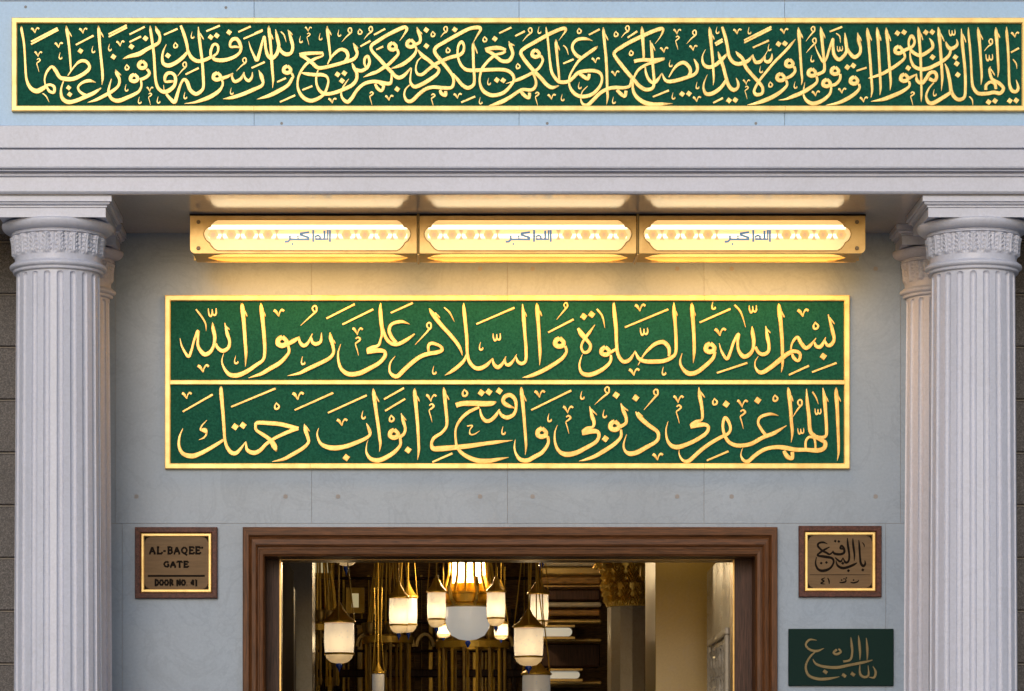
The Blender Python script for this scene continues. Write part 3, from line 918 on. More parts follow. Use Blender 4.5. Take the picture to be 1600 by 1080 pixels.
TXT_GREEN = '''
@ 1215 960
s 580,425,10 490,460,40 400,440,36 352,380,34 400,318,34 490,325,8
s 915,285,10 925,380,40 932,480,36 905,570,36 820,590,36
s 1010,265,10 1020,360,42 1030,480,36 1028,570,10
s 1108,295,10 1118,400,38 1122,500,34 1118,575,10
s 440,560,12 480,620,36 580,655,46 740,665,50 900,635,46 1080,600,42 1185,572,14
s 480,460,20 400,540,32 352,650,36 385,760,42 500,808,48 640,805,44 770,780,10
s 1028,620,10 1030,740,38 1080,785,40 1135,760,34 1130,640,10
s 1190,650,10 1225,720,38 1205,790,36 1140,785,10
s 740,440,40 700,480,36 740,500,40 790,470,36 760,430,30
d 595,720 1
d 830,765 1
d 940,750 1
'''

# ------------------------------------------------------------------ ground
bm = bmesh.new()
vs = [bm.verts.new(p) for p in ((-150, -150, 0), (150, -150, 0), (150, 150, 0), (-150, 150, 0))]; bm.faces.new(vs)
g = obj('ground', bm, marble('plaza_marble', (0.34, 0.33, 0.32), (0.27, 0.26, 0.25), 0.4)); g['kind'] = 'structure'

# ------------------------------------------------------------------ the wall with the doorway
ZS = Z(302, -1.36)                                   # underside of the entablature
gate_wall = thing('gate_wall', at(796, 1302 + 384, 0) * 1.0, 'grey polished marble wall behind the columns, around the wooden doorway', 'wall')
def slab(bm, xa, xb, za, zb, y0=0.0, y1=0.22, gap=0.0018, bev=0.0008):
    box(bm, xa + gap / 2, xb - gap / 2, y0, y1, za + gap / 2, zb - gap / 2, bev)
XW = [X(k) for k in (60, 180, 487, 793, 1100, 1407, 1540)]
bm = bmesh.new()
zj, zj2 = Z(818), Z(440)
for a, b in zip(XW, XW[1:]):
    slab(bm, a, b, zj, ZS + 0.05)
for a, b in ((60, 191), (191, 400), (1196, 1384), (1384, 1540)):
    slab(bm, X(a), X(b), -0.02, zj)
slab(bm, X(400), X(1196), Z(850), zj)
obj('facing_slabs', bm, M['wall'], gate_wall)
bm = bmesh.new()
box(bm, X(60), X(395), 0.0025, 0.2, -0.02, ZS + 0.05); box(bm, X(1201), X(1540), 0.0025, 0.2, -0.02, ZS + 0.05); box(bm, X(395), X(1201), 0.0025, 0.2, Z(845), ZS + 0.05)
obj('mortar', bm, M['mortar'], gate_wall)
for yy in (776, 420):
    for xx in (213, 446, 528, 750, 832, 1058, 1143, 1368):
        if yy == 420 and xx < 700: continue
        bm = bmesh.new(); r = px(3.6)
        c = at(xx, yy)
        ring = [bm.verts.new((c.x + r * cos(k * pi / 5) * (1 + .2 * sin(k * 2.3)), -0.0015, c.z + r * sin(k * pi / 5))) for k in range(10)]
        bm.faces.new(ring)
        obj('stone_plug', bm, M['plug'], gate_wall)

def block_wall(name, xa, xb, label):
    t = thing(name, (xa * .5 + xb * .5, 0.1, 0), label, 'wall')
    bm = bmesh.new(); h = px(82.6); z = Z(459) - 12 * h
    while z < ZS:
        n = max(1, round((xb - xa) / 1.1))
        off = 0.35 * (round(z / h) % 2)
        xs = [xa] + [xa + off + k * 1.1 for k in range(0 if off else 1, n + 1) if xa + 0.1 < xa + off + k * 1.1 < xb - 0.1] + [xb]
        for p, q in zip(xs, xs[1:]):
            slab(bm, p, q, max(z, -0.02), min(z + h, ZS + .03), 0.03, 0.3, 0.012, 0.006)
        z += h
    obj('granite_blocks', bm, M['granite'], t)
    bm = bmesh.new(); box(bm, xa, xb, 0.05, 0.28, -0.02, ZS + .03); obj('mortar', bm, M['mortar'], t)
block_wall('block_wall', -6.2, X(100), 'coarse grey granite block wall left of the fluted columns')
block_wall('block_wall', X(1500), 8.2, 'coarse grey granite block wall right of the fluted columns')

# ------------------------------------------------------------------ entablature
F1, F2 = -1.36, -1.43
ent = thing('entablature', (0.5, -0.7, ZS), 'white stone entablature with stepped bands spanning the two front columns', 'entablature')
XL, XR = -6.4, 8.6
def band(name, prof, material):
    bm = bmesh.new(); extrude_x(bm, prof, XL, XR); obj(name, bm, material, ent)
z277 = Z(277, F1)
band('architrave', [(-0.2, ZS), (F1 + .012, ZS), (F1, ZS + .012), (F1, z277), (F1 + .05, z277)], M['white'])
mold = [(F1 + .05, z277 + .002), (F1 - .010, z277 + .002), (F1 - .016, z277 + .006), (F1 - .018, Z(272.5, F1 - .018)), (F1 - .014, Z(271.4, F1 - .014)), (F1 - .004, Z(271.2, F1 - .004)),
        (F1 - .006, Z(270.4, F1 - .006)), (F1 - .022, Z(268.6, F1 - .022)), (F1 - .044, Z(267.2, F1 - .044)), (F1 - .056, Z(266.6, F1 - .056)), (F1 - .056, Z(265.6, F1 - .056)), (F1 - .03, Z(265.4, F1 - .03))]
band('moulding', mold, M['white'])
zu = Z(265.4, F1 - .03) + .001
z2 = Z(233.4, F2); z3 = Z(196, F2 - .008)
band('lower_fascia', [(F1 - .02, zu), (F2 + .012, zu), (F2 + .003, zu + .004), (F2, zu + .012), (F2, z2 - .004), (F2 + .004, z2), (F2 + .06, z2)], M['white'])
band('upper_fascia', [(F2 + .06, z2 + .006), (F2 - .004, z2 + .006), (F2 - .008, z2 + .011), (F2 - .008, z3 - .004), (F2 - .003, z3), (F2 + .3, z3)], M['white'])
bm = bmesh.new(); box(bm, XL, XR, F1 + .03, 0.25, ZS - .004, ZS + .12); obj('soffit', bm, M['soffit'], ent)

# upper wall
UW = F2 + .012
t = thing('parapet_wall', (X(811, UW), UW, z3), 'pale blue marble wall above the entablature, behind the long inscription', 'wall')
bm = bmesh.new(); zt = Z(2, UW)
jx = [X(k, UW) for k in (-850, -432, -18, 397, 811, 1226, 1641, 2100)]
for a, b in zip(jx, jx[1:]):
    slab(bm, a, b, z3 - .03, zt, UW, UW + .25, 0.0022, 0.001); slab(bm, a, b, zt + .004, zt + .8, UW + .004, UW + .25, 0.0035, 0.0015)
obj('facing_slabs', bm, M['blue'], t)
bm = bmesh.new(); box(bm, jx[0], jx[-1], UW + .007, UW + .22, z3 - .03, zt + .8); obj('mortar', bm, M['mortar'], t)
for xx, yy in ((40, 11), (353, 12), (440, 193), (1181, 193), (855, 193)):
    bm = bmesh.new(); c = at(xx, yy, UW); r = px(2.3, UW)
    bm.faces.new([bm.verts.new((c.x + r * cos(k * pi / 5), UW - .0015, c.z + r * sin(k * pi / 5))) for k in range(10)])
    obj('stone_plug', bm, M['plug'], t)

# ------------------------------------------------------------------ fluted columns
CY = -0.95
U = px(1, CY)
def column(cx, cy, label, group):
    root = thing('column', (cx, cy, 0), label, 'column', group)
    zz = lambda p: Z(p, CY)
    # shaft with 20 flutes that end in round heads
    top, zf = zz(428.5), zz(433)
    NF = 20; pitch = 2 * pi / NF
    offs = [-1, -.93, -.75, -.45, -.12, .12, .45, .75, .93, 1]
    r_at = lambda z: (69.5 - 4.5 * max(0.0, min(1.0, (z - 1.2) / (top - 1.2))) ** 1.5) * U
    wf0 = 0.26 * pitch
    wm = wf0 * 65 * U
    za = zf - wm * 1.05
    zs = [0.34, 0.8, 1.6, 2.4, 3.0, za - .25] + [za + wm * k for k in (-.5, 0, .2, .4, .58, .72, .84, .93, 1.0, 1.06)] + [top]
    ths = []
    for k in range(NF):
        c = -pi / 2 + pitch * (k + .5)
        for o_ in offs: ths.append((c + o_ * wf0, o_))
    V, Fc = [], []
    for z in zs:
        r = r_at(z); wr = wf0 * r
        for th, o_ in ths:
            q = 1 - o_ * o_ - (max(0, z - za) / wm) ** 2
            dd = 0.8 * wr * sqrt(q) if q > 0 else 0.0
            V.append((cx + (r - dd) * cos(th), cy + (r - dd) * sin(th), z))
    n = len(ths)
    for i in range(len(zs) - 1):
        for j in range(n):
            a, b = i * n + j, i * n + (j + 1) % n; Fc.append((a, b, b + n, a + n))
    raw('shaft', V, Fc, M['white'], root)
    def turned(name, prof, **kw):
        bm = bmesh.new(); lathe(bm, [(r * U, z) for r, z in prof], cx, cy, 96); obj(name, bm, M['white'], root, smooth=True)
    arc = lambda rc, zc, rr, zr, a0, a1, n=8: [(rc + rr * cos(radians(a0 + (a1 - a0) * k / n)), zc + zr * sin(radians(a0 + (a1 - a0) * k / n))) for k in range(n + 1)]
    turned('astragal', [(64, zz(430)), (69.5, zz(430)), (70.5, zz(427.5)), (69.8, zz(425.2))] + arc(69.5, zz(420.5), 6, 4.6 * U, -80, 80) + [(69.5, zz(415)), (70, zz(414.2)), (66, zz(414))])
    # acanthus band
    NL, per, nv = 20, 26, 30
    V, Fc = [], []
    z0, z1 = zz(414), zz(373)
    nn = NL * per
    for i in range(nv + 1):
        v = i / nv; z = z0 + (z1 - z0) * v
        for j in range(nn):
            th = 2 * pi * j / nn - pi / 2; a = (j % per) / per - .5
            d = 0.0
            lv = (v - .2) / .8
            if lv > 0:
                half = (.36 - .12 * lv) * (1 + .26 * cos(lv * 2 * pi * 5.0))
                ins = max(0.0, min(1.0, (half - abs(a)) / .05))
                vein = .5 + .5 * cos((lv * 5.0 - abs(a) * 6) * 2 * pi)
                d = ins * (1.6 + 2.6 * vein * (1 - math.exp(-(a / .07) ** 2))) + 3.4 * math.exp(-(a / .045) ** 2) * ins + ins * 3.4 * lv ** 4
                e = abs(a) - .5
                d += 3.2 * math.exp(-(e / .05) ** 2) * min(1, lv * 4) * (.75 + .25 * cos(lv * 40)) + 2.2 * math.exp(-((e + .09) / .03) ** 2) * (lv > .35) * (.5 + .5 * cos(lv * 26))
                d *= min(1, lv * 10) * min(1.0, (1.02 - lv) * 14)
            r = (67.2 + .8 * v + d) * U
            V.append((cx + r * cos(th), cy + r * sin(th), z))
    for i in range(nv):
        for j in range(nn):
            p, q = i * nn + j, i * nn + (j + 1) % nn; Fc.append((p, q, q + nn, p + nn))
    raw('acanthus_band', V, Fc, M['white'], root, smooth=True)
    zb_ = Z(339.5, -1.272)
    turned('echinus', [(66, zz(373.4)), (71.5, zz(373.2))] + arc(71.5, zz(371.8), 2, 1.3 * U, -80, 80, 6) + [(71.5, zz(370.2)), (72.8, zz(370)), (72.8, zz(368.6)), (71.8, zz(368.3))]
           + [(72 + 15.5 * sin(radians(k * 11.25)), zz(368.3) + (zz(356.2) - zz(368.3)) * (1 - cos(radians(k * 11.25)))) for k in range(9)] + [(87, zb_ + .002), (40, zb_ + .002)])
    # square impost block with stepped crown
    bm = bmesh.new(); sg = lambda p, hw: Z(p, cy - hw * U - (CY - cy) * 0 if False else CY - hw * U)
    prof = [(60, 339.5), (82, 339.5), (82, 325), (81, 324.4), (84.2, 323.8), (84.2, 321.4), (83.5, 320.9)] + [(84 + 5 * sin(radians(a)), 320.6 - 3.8 * (1 - cos(radians(a)))) for a in (10, 35, 60, 80)] + [(89.2, 316.2), (87.6, 315.7), (92, 314.6), (92, 300)]
    rings = []
    for hw, p in prof:
        z = min(sg(p, hw), ZS - .0055); h = hw * U
        rings.append([bm.verts.new((cx + sx * h, cy + sy * h, z)) for sx, sy in ((-1, -1), (1, -1), (1, 1), (-1, 1))])
    for a, b in zip(rings, rings[1:]):
        for i in range(4):
            j = (i + 1) % 4
            if (a[i].co - b[i].co).length > 1e-6: bm.faces.new((a[i], a[j], b[j], b[i]))
    bm.faces.new(rings[0]); bm.faces.new(rings[-1])
    obj('impost_block', bm, M['white'], root)
    bm = bmesh.new()
    lathe(bm, [(60 * U, .36), (76 * U, .34), (80 * U, .30), (84 * U, .26), (80 * U, .21), (74 * U, .18), (90 * U, .15), (90 * U, .151)], cx, cy, 64)
    box(bm, cx - 96 * U, cx + 96 * U, cy - 96 * U, cy + 96 * U, 0.0, .15, .004)
    obj('base', bm, M['white'], root)
    return root
c1 = column(X(91, CY), CY, 'white fluted column standing free at the left front of the gate', None)
c2 = column(X(1520.5, CY), CY, 'white fluted column standing free at the right front of the gate', None)
bl = copy_tree(c1, (X(110, 0.02) - X(91, CY), 0.02 - CY, 0), 'fluted column half hidden behind the left front column, against the wall')
br = copy_tree(c1, (X(1477, 0.02) - X(91, CY), 0.02 - CY, 0), 'fluted column half hidden behind the right front column, warmed by the lanterns')

# ------------------------------------------------------------------ gilded inscription panels
def panel(name, x0, x1, y0, y1, d, rows, label, texts, border=9, gilt='gilt', seams=()):
    c = at((x0 + x1) / 2, y1, d)
    t = thing(name, c, label, 'inscription panel')
    k = px(1, d)
    bm = bmesh.new(); frame(bm, X(x0, d), X(x1, d), Z(y1, d), Z(y0, d), d, [(0, -.002), (0, .030), (1.2 * k, .036), (border * k - 1.6 * k, .036), (border * k - .4 * k, .031), (border * k, .012)])
    obj('frame', bm, M['gilt_frame'], t)
    bm = bmesh.new(); inner = .014
    box(bm, X(x0 + border - 1, d), X(x1 - border + 1, d), d - inner, d - .002, Z(y1 - border + 1, d), Z(y0 + border - 1, d))
    obj('field', bm, M['green'], t)
    for xs_ in seams:
        for ya_, yb_ in ((y0, y0 + border - .8), (y1 - border + .8, y1)):
            bm = bmesh.new(); box(bm, X(xs_, d) - .0016, X(xs_, d) + .0016, d - .0372, d - .03, Z(yb_ - .4, d), Z(ya_ + .4, d)); obj('frame_seam', bm, M['brass_dark'], t)
    for yy in rows:
        bm = bmesh.new(); xa, xb = X(x0 + border - .5, d), X(x1 - border + .5, d); za, zb = Z(yy + 3.5, d), Z(yy - 3.5, d)
        extrude = [(d - inner + .002, za), (d - .029, za), (d - .033, za + .004), (d - .033, zb - .004), (d - .029, zb), (d - inner + .002, zb)]
        extrude_x(bm, extrude, xa, xb); obj('divider', bm, M['gilt_frame'], t)
    for txt in texts:
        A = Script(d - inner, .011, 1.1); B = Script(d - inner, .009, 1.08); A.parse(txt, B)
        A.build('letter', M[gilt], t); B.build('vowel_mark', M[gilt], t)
    return t
panel('inscription_panel', 19, 1604, 29.5, 175.5, UW - .004, [], 'long green panel of gold Arabic calligraphy above the columns, in one line', [TXT_TOP], seams=(397, 811, 1226))
panel('inscription_panel', 258, 1327, 462.5, 733.5, -.004, [598.5], 'green panel of gold Arabic calligraphy in two lines, on the wall under the lanterns', [TXT_MID1, TXT_MID2], gilt='gilt_shaded', seams=(485, 793, 1100))

# ------------------------------------------------------------------ strip lanterns hung under the soffit
LY0, LY1 = -0.70, -0.36
LAMP_DOWN = 6.5
def lantern(x0, x1, wx0, wx1, label, round_l, round_r, first):
    d = LY0; zt, zb = Z(337.5, d), Z(396, d)
    t = thing('strip_lantern', (X((x0 + x1) / 2, d), (LY0 + LY1) / 2, zt), label, 'lantern', 'lanterns in a row above the doorway')
    k = px(1, d)
    xa, xb = X(x0, d), X(x1, d)
    def fill(outer, hole, thick, vec, name, material):
        bm = bmesh.new()
        for loop in (outer, hole):
            vs = [bm.verts.new(p) for p in loop]
            for i in range(len(vs)): bm.edges.new((vs[i], vs[(i + 1) % len(vs)]))
        bmesh.ops.triangle_fill(bm, edges=bm.edges[:], use_beauty=True)
        r = bmesh.ops.extrude_face_region(bm, geom=bm.faces[:])
        bmesh.ops.translate(bm, verts=[v for v in r['geom'] if isinstance(v, bmesh.types.BMVert)], vec=vec)
        return obj(name, bm, material, t)
    # front plate with a cusped window
    out = []
    def corner(cx, cz, sx, sz, on):
        R = 8 * k if on else .6 * k
        pts = [(cx - sx * R + sx * R * cos(a), cz - sz * R + sz * R * sin(a)) for a in (0, pi / 8, pi / 4, 3 * pi / 8, pi / 2)]
        return pts
    o = corner(xb, zt, 1, 1, False)[:1] + [(xb, zt)][:0]
    o = [(xb, zt), (xa, zt)] + [p for p in reversed(corner(xa, zb, -1, -1, round_l))][:] + corner(xb, zb, 1, -1, round_r)[::-1]
    # order the loop by walking: top right, top left, bottom left, bottom right
    bl_ = corner(xa, zb, -1, -1, round_l); br_ = corner(xb, zb, 1, -1, round_r)[::-1]
    out = [(xb, zt), (xa, zt)] + bl_ + br_
    W0, W1 = X(wx0, d), X(wx1, d)
    end = [(22, 343.5), (17, 346), (12.5, 350), (11, 354), (6, 355.5), (2, 359.5), (0, 365), (1, 370), (4.5, 376), (9.5, 379.5), (11.5, 383.5), (16.5, 389), (22, 392)]
    cusp = [(W0 + e * k, Z(y, d)) for e, y in end] + [(W1 - e * k, Z(y, d)) for e, y in reversed(end)]
    fill([(x, d, z) for x, z in out], [(x, d, z) for x, z in cusp], (0), (0, .012, 0), 'front_plate', M['brass'])
    bm = bmesh.new(); c2_ = [bm.verts.new((x, d + .008, z)) for x, z in cusp]; bm.faces.new(c2_); pane = obj('front_pane', bm, M['pane'], t)
    # dark lip round the window
    bm = bmesh.new(); tube(bm, [(x, d - .001, z) for x, z in cusp] + [(cusp[0][0], d - .001, cusp[0][1])], .0032, 5); obj('window_bead', bm, M['brass_dark'], t)
    # bottom plate with a long pointed window
    ym = (LY0 + LY1) / 2; yl = (LY1 - LY0) / 2
    hole = []
    for e, q in ((4, 0), (9, .25), (16, .55), (28, .80), (40, .86)): hole.append((W0 + e * k, ym - q * yl))
    hole += [(W1 - (x - W0), y) for x, y in reversed(hole)]
    hole2 = hole + [(x, 2 * ym - y) for x, y in reversed(hole[1:-1])]
    ins = 5 * k
    fill([(xa + (ins if round_l else 0), LY0 + .013, zb), (xb - (ins if round_r else 0), LY0 + .013, zb), (xb - (ins if round_r else 0), LY1, zb), (xa + (ins if round_l else 0), LY1, zb)],
         [(x, y, zb) for x, y in hole2], 0, (0, 0, .01), 'bottom_plate', M['brass_dark'])
    bm = bmesh.new(); bm.faces.new([bm.verts.new((x, y, zb + .005)) for x, y in hole2]); obj('bottom_pane', bm, M['pane_low'], t)
    # casing: top, back and ends
    bm = bmesh.new(); y0 = LY0 + .014
    box(bm, xa, xb, y0, LY1, zt - .014, zt); box(bm, xa, xb, LY1 - .012, LY1 + .002, zb + .011, zt - .015)
    for x, rd in ((xa, round_l), (xb - .012, round_r)):
        sh = (8 * k if rd else 0); box(bm, x, x + .012, y0, LY1 - .013, zb + .011 + sh, zt - .015)
    obj('casing', bm, M['brass_dark'], t)
    # the fluorescent tubes inside
    for zz_, yy_ in ((Z(351, d), d + .09), (Z(362, d), d + .16)):
        bm = bmesh.new(); tube(bm, [(W0 + 6 * k, yy_, zz_), (W1 - 6 * k, yy_, zz_)], .014, 10); obj('tube', bm, M['lamp_tube'], t)
    bm = bmesh.new(); box(bm, xa + .02, xb - .02, LY1 - .05, LY1 - .04, zb + .03, zt - .03); obj('reflector', bm, mat('white_enamel', (0.8, 0.72, 0.5), 0.5)[0], t)
    # hanging bar, matte black to draw the shade of the gap under the soffit
    bm = bmesh.new(); box(bm, xa - .005, xb + .005, LY0 + .012, LY1, zt + .001, zt + .017); obj('gap_shade_bar', bm, M['dark'], t)
    for hx in (.12, .88):
        bm = bmesh.new(); x = xa + (xb - xa) * hx; box(bm, x - .02, x + .02, LY0 + .1, LY1 - .08, zt + .0175, ZS - .0045); obj('bracket', bm, M['dark'], t)
    # screws
    for sx in ([x0 + 13] if round_l else []) + ([x1 - 13] if round_r else []):
        for sy in (347, 388):
            bm = bmesh.new(); p = at(sx, sy, d); lathe(bm, [(0.0005, 0), (.011, 0), (.013, -.004), (.013, -.008)], 0, 0, 14)
            for v in bm.verts: v.co = Vector((p.x + v.co.x, d - .009 - v.co.z * 1.0 - .0 if False else d + v.co.z * 1.0 + .0, p.z + v.co.y))
            for v in bm.verts: v.co.y = d - .008 - (v.co.y - d)
            obj('screw', bm, M['screw'], t)
    if not round_l:
        bm = bmesh.new(); tube(bm, [(xa - .004, d - .006, zt + .012), (xa - .004, d - .006, zb - .004)], .008, 8); tube(bm, [(xa - .004, d - .006, zb - .004), (xa - .004, LY1, zb - .006)], .007, 8)
        obj('joint_rod', bm, M['brass'], t)
    # painted script and rosettes on the glass
    A = Script(d + .0055, .0012); A.ox, A.oy, A.s = (wx0 + wx1) / 2 - 200, 290, .25
    L = lambda *p: A.stroke([(x, y, 13) for x, y in p], smooth=False)
    L((942, 278), (942, 352)); L((928, 278), (928, 335), (852, 335), (852, 318), (866, 312), (880, 318), (880, 334)); L((908, 282), (908, 334)); L((838, 278), (838, 352))
    L((812, 292), (758, 300), (752, 306), (812, 326), (812, 336), (742, 336)); L((742, 312), (742, 336), (690, 336)); L((692, 312), (692, 338), (680, 350), (660, 352)); L((712, 366), (704, 366))
    A.build('painted_letter', M['script_blue'], pane)
    def flat(name, loops, m_):
        bm = bmesh.new()
        for lp in loops: bm.faces.new([bm.verts.new(q) for q in lp])
        obj(name, bm, m_, pane)
    def rosette(cx_, cy_):
        p = at(cx_, cy_, d + .006); n = 28
        def loop(rr, ph, q, yy): return [Vector((p.x + rr * cos(2 * pi * i / n) * (1 + q * cos(6 * (2 * pi * i / n) + ph)), yy, p.z + rr * sin(2 * pi * i / n) * (1 + q * cos(6 * (2 * pi * i / n) + ph)))) for i in range(n)]
        flat('painted_rosette', [loop(7.6 * k, 0, .10, d + .006)], M['motif'])
        flat('rosette_heart', [loop(3.4 * k, 1, .22, d + .0045)], M['motif2'])
    def hour(cx_, cy_):
        p = at(cx_, cy_, d + .006); h = 8 * k; wv = 3.8 * k; c = .9 * k
        flat('painted_hourglass', [[(p.x + a, d + .006, p.z + b) for a, b in ((-wv, h), (wv, h), (c, 2 * c), (c, -2 * c), (wv, -h), (-wv, -h), (-c, -2 * c), (-c, 2 * c))]], M['motif2'])
    m0 = (wx0 + wx1) / 2
    for side in (-1, 1):
        for q in range(4):
            rosette(m0 + side * (147 - 28.5 * q) + 0, 367); hour(m0 + side * (133 - 28.5 * q), 367)
    # light through the bottom pane, plus an unseen strip added to light the wall
    for nm, loc, sz, rot, en in (('wall_wash_light', ((xa + xb) / 2, LY1 - .03, zb - .012), .03, (radians(62), 0, 0), LAMP_DOWN), ('tube_light', ((xa + xb) / 2, ym, zb + .012), .22, (radians(12), 0, 0), 9.0), ):
        l = bpy.data.lights.new(nm, 'AREA'); l.shape = 'RECTANGLE'; l.size = (W1 - W0) * .96; l.size_y = sz; l.energy = en; l.color = (1.0, .50, .13); l.spread = radians(178)
        lo_ = bpy.data.objects.new(nm, l); COL.objects.link(lo_); lo_.parent = t; lo_.matrix_parent_inverse = t.matrix_world.inverted(); lo_.location = loc; lo_.rotation_euler = rot
    return t
lantern(297, 651, 318, 642, 'gilded strip lantern at the left end of the lit row, cream lit', True, False, True)
lantern(654.5, 994, 662.5, 987.5, 'gilded strip lantern between the two others in the lit row', False, False, False)
lantern(997.5, 1352, 1005, 1330, 'gilded strip lantern at the right end of the lit row, nearest the warm column', False, True, False)

# ------------------------------------------------------------------ wooden door surround
d0 = 0.0
gate = thing('door_surround', (X(796), 0.1, 0), 'brown moulded wooden door surround framing the dark opening', 'door frame')
def surround(name, prof, x0, x1, ztop, material_v, material_h, fx, fz, y=0.0):
    # prof: (inset px, forward m); sides and head mitred, open to the ground
    V, Fv, Fh = [], [], []
    for ins, fw in prof:
        a, b, z = X(x0) + px(ins * fx), X(x1) - px(ins * fx), Z(ztop) - px(ins * fz)
        V += [(a, y - fw, 0.0), (a, y - fw, z), (b, y - fw, z), (b, y - fw, 0.0)]
    for i in range(len(prof) - 1):
        p, q = 4 * i, 4 * i + 4
        Fv += [(p, q, q + 1, p + 1), (p + 2, q + 2, q + 3, p + 3)]; Fh += [(p + 1, q + 1, q + 2, p + 2)]
    raw(name, V, Fv, material_v, gate); raw(name, V, Fh, material_h, gate)
surround('architrave', [(0, -.02), (0, .058), (1.5, .066), (11, .066), (13, .054), (14.2, .048), (17, .057), (24, .060), (26.5, .050), (28, .040), (29.5, .040), (31, .047), (37, .044), (40, .030), (40, -.26)], 380, 1213.5, 825, M['wood_v'], M['wood_h'], .84, 1.12)
yj = .24
bm = bmesh.new()
xl, xr, zh = X(380) + px(40 * .84), X(1213.5) - px(40 * .84), Z(825) - px(40 * 1.12)
bx0, bx1, bz = X(441, .4), X(1141.5, .4), Z(878.5, .4)
box(bm, xl - .02, bx0 - .012, yj, yj + .12, 0, zh + .1); box(bm, bx1 + .012, xr + .02, yj, yj + .12, 0, zh + .1)
obj('jamb_board', bm, M['wood_dark'], gate)
bm = bmesh.new(); box(bm, bx0 - .011, bx1 + .011, yj + .002, yj + .12, bz + .012, zh + .1); obj('head_board', bm, M['wood_dark'], gate)
bm = bmesh.new()
box(bm, bx0 - .010, bx0, yj - .012, .44, 0, bz + .010); box(bm, bx1, bx1 + .010, yj - .012, .44, 0, bz + .010); box(bm, bx0 + .0005, bx1 - .0005, yj - .012, .44, bz, bz + .010)
obj('brass_trim', bm, M['brass'], gate)

# ------------------------------------------------------------------ wall plaques
def plaque(name, x0, x1, y0, y1, label):
    d = -.003; t = thing(name, at((x0 + x1) / 2, y1, d), label, 'plaque', None); k = px(1)
    bm = bmesh.new(); frame(bm, X(x0), X(x1), Z(y1), Z(y0), d, [(0, -.002), (0, .030), (1 * k, .036), (7.5 * k, .036), (9.2 * k, .028), (10 * k, .012)])
    obj('frame', bm, M['wood_red'], t)
    bm = bmesh.new(); frame(bm, X(x0) + 9.6 * k, X(x1) - 9.6 * k, Z(y1) + 9.6 * k, Z(y0) - 9.6 * k, d, [(0, .004), (0, .022), (1 * k, .026), (3.6 * k, .026), (4.6 * k, .014), (4.6 * k, .004)])
    obj('gilt_slip', bm, M['gilt_frame'], t)
    bm = bmesh.new(); box(bm, X(x0) + 12 * k, X(x1) - 12 * k, d - .011, d - .001, Z(y1) + 12 * k, Z(y0) - 12 * k); pl = obj('plate', bm, M['bronze'], t)
    for sx, ox in ((1, x0 + 14.6), (-1, x1 - 14.6)):
        for sy, oy in ((1, y0 + 14.6), (-1, y1 - 14.6)):
            p = at(ox, oy, d); q = 8.5 * k; bm = bmesh.new()
            pts = [(0, 0), (1, 0), (.8, .14), (.62, .10), (.56, .3), (.42, .24), (.34, .42), (.24, .42), (.3, .56), (.10, .62), (.14, .8), (0, 1)]
            bm.faces.new([bm.verts.new((p.x + sx * a * q, d - .0122, p.z - sy * b * q)) for a, b in pts])
            obj('corner_ornament', bm, M['ink'], pl)
    return t, pl
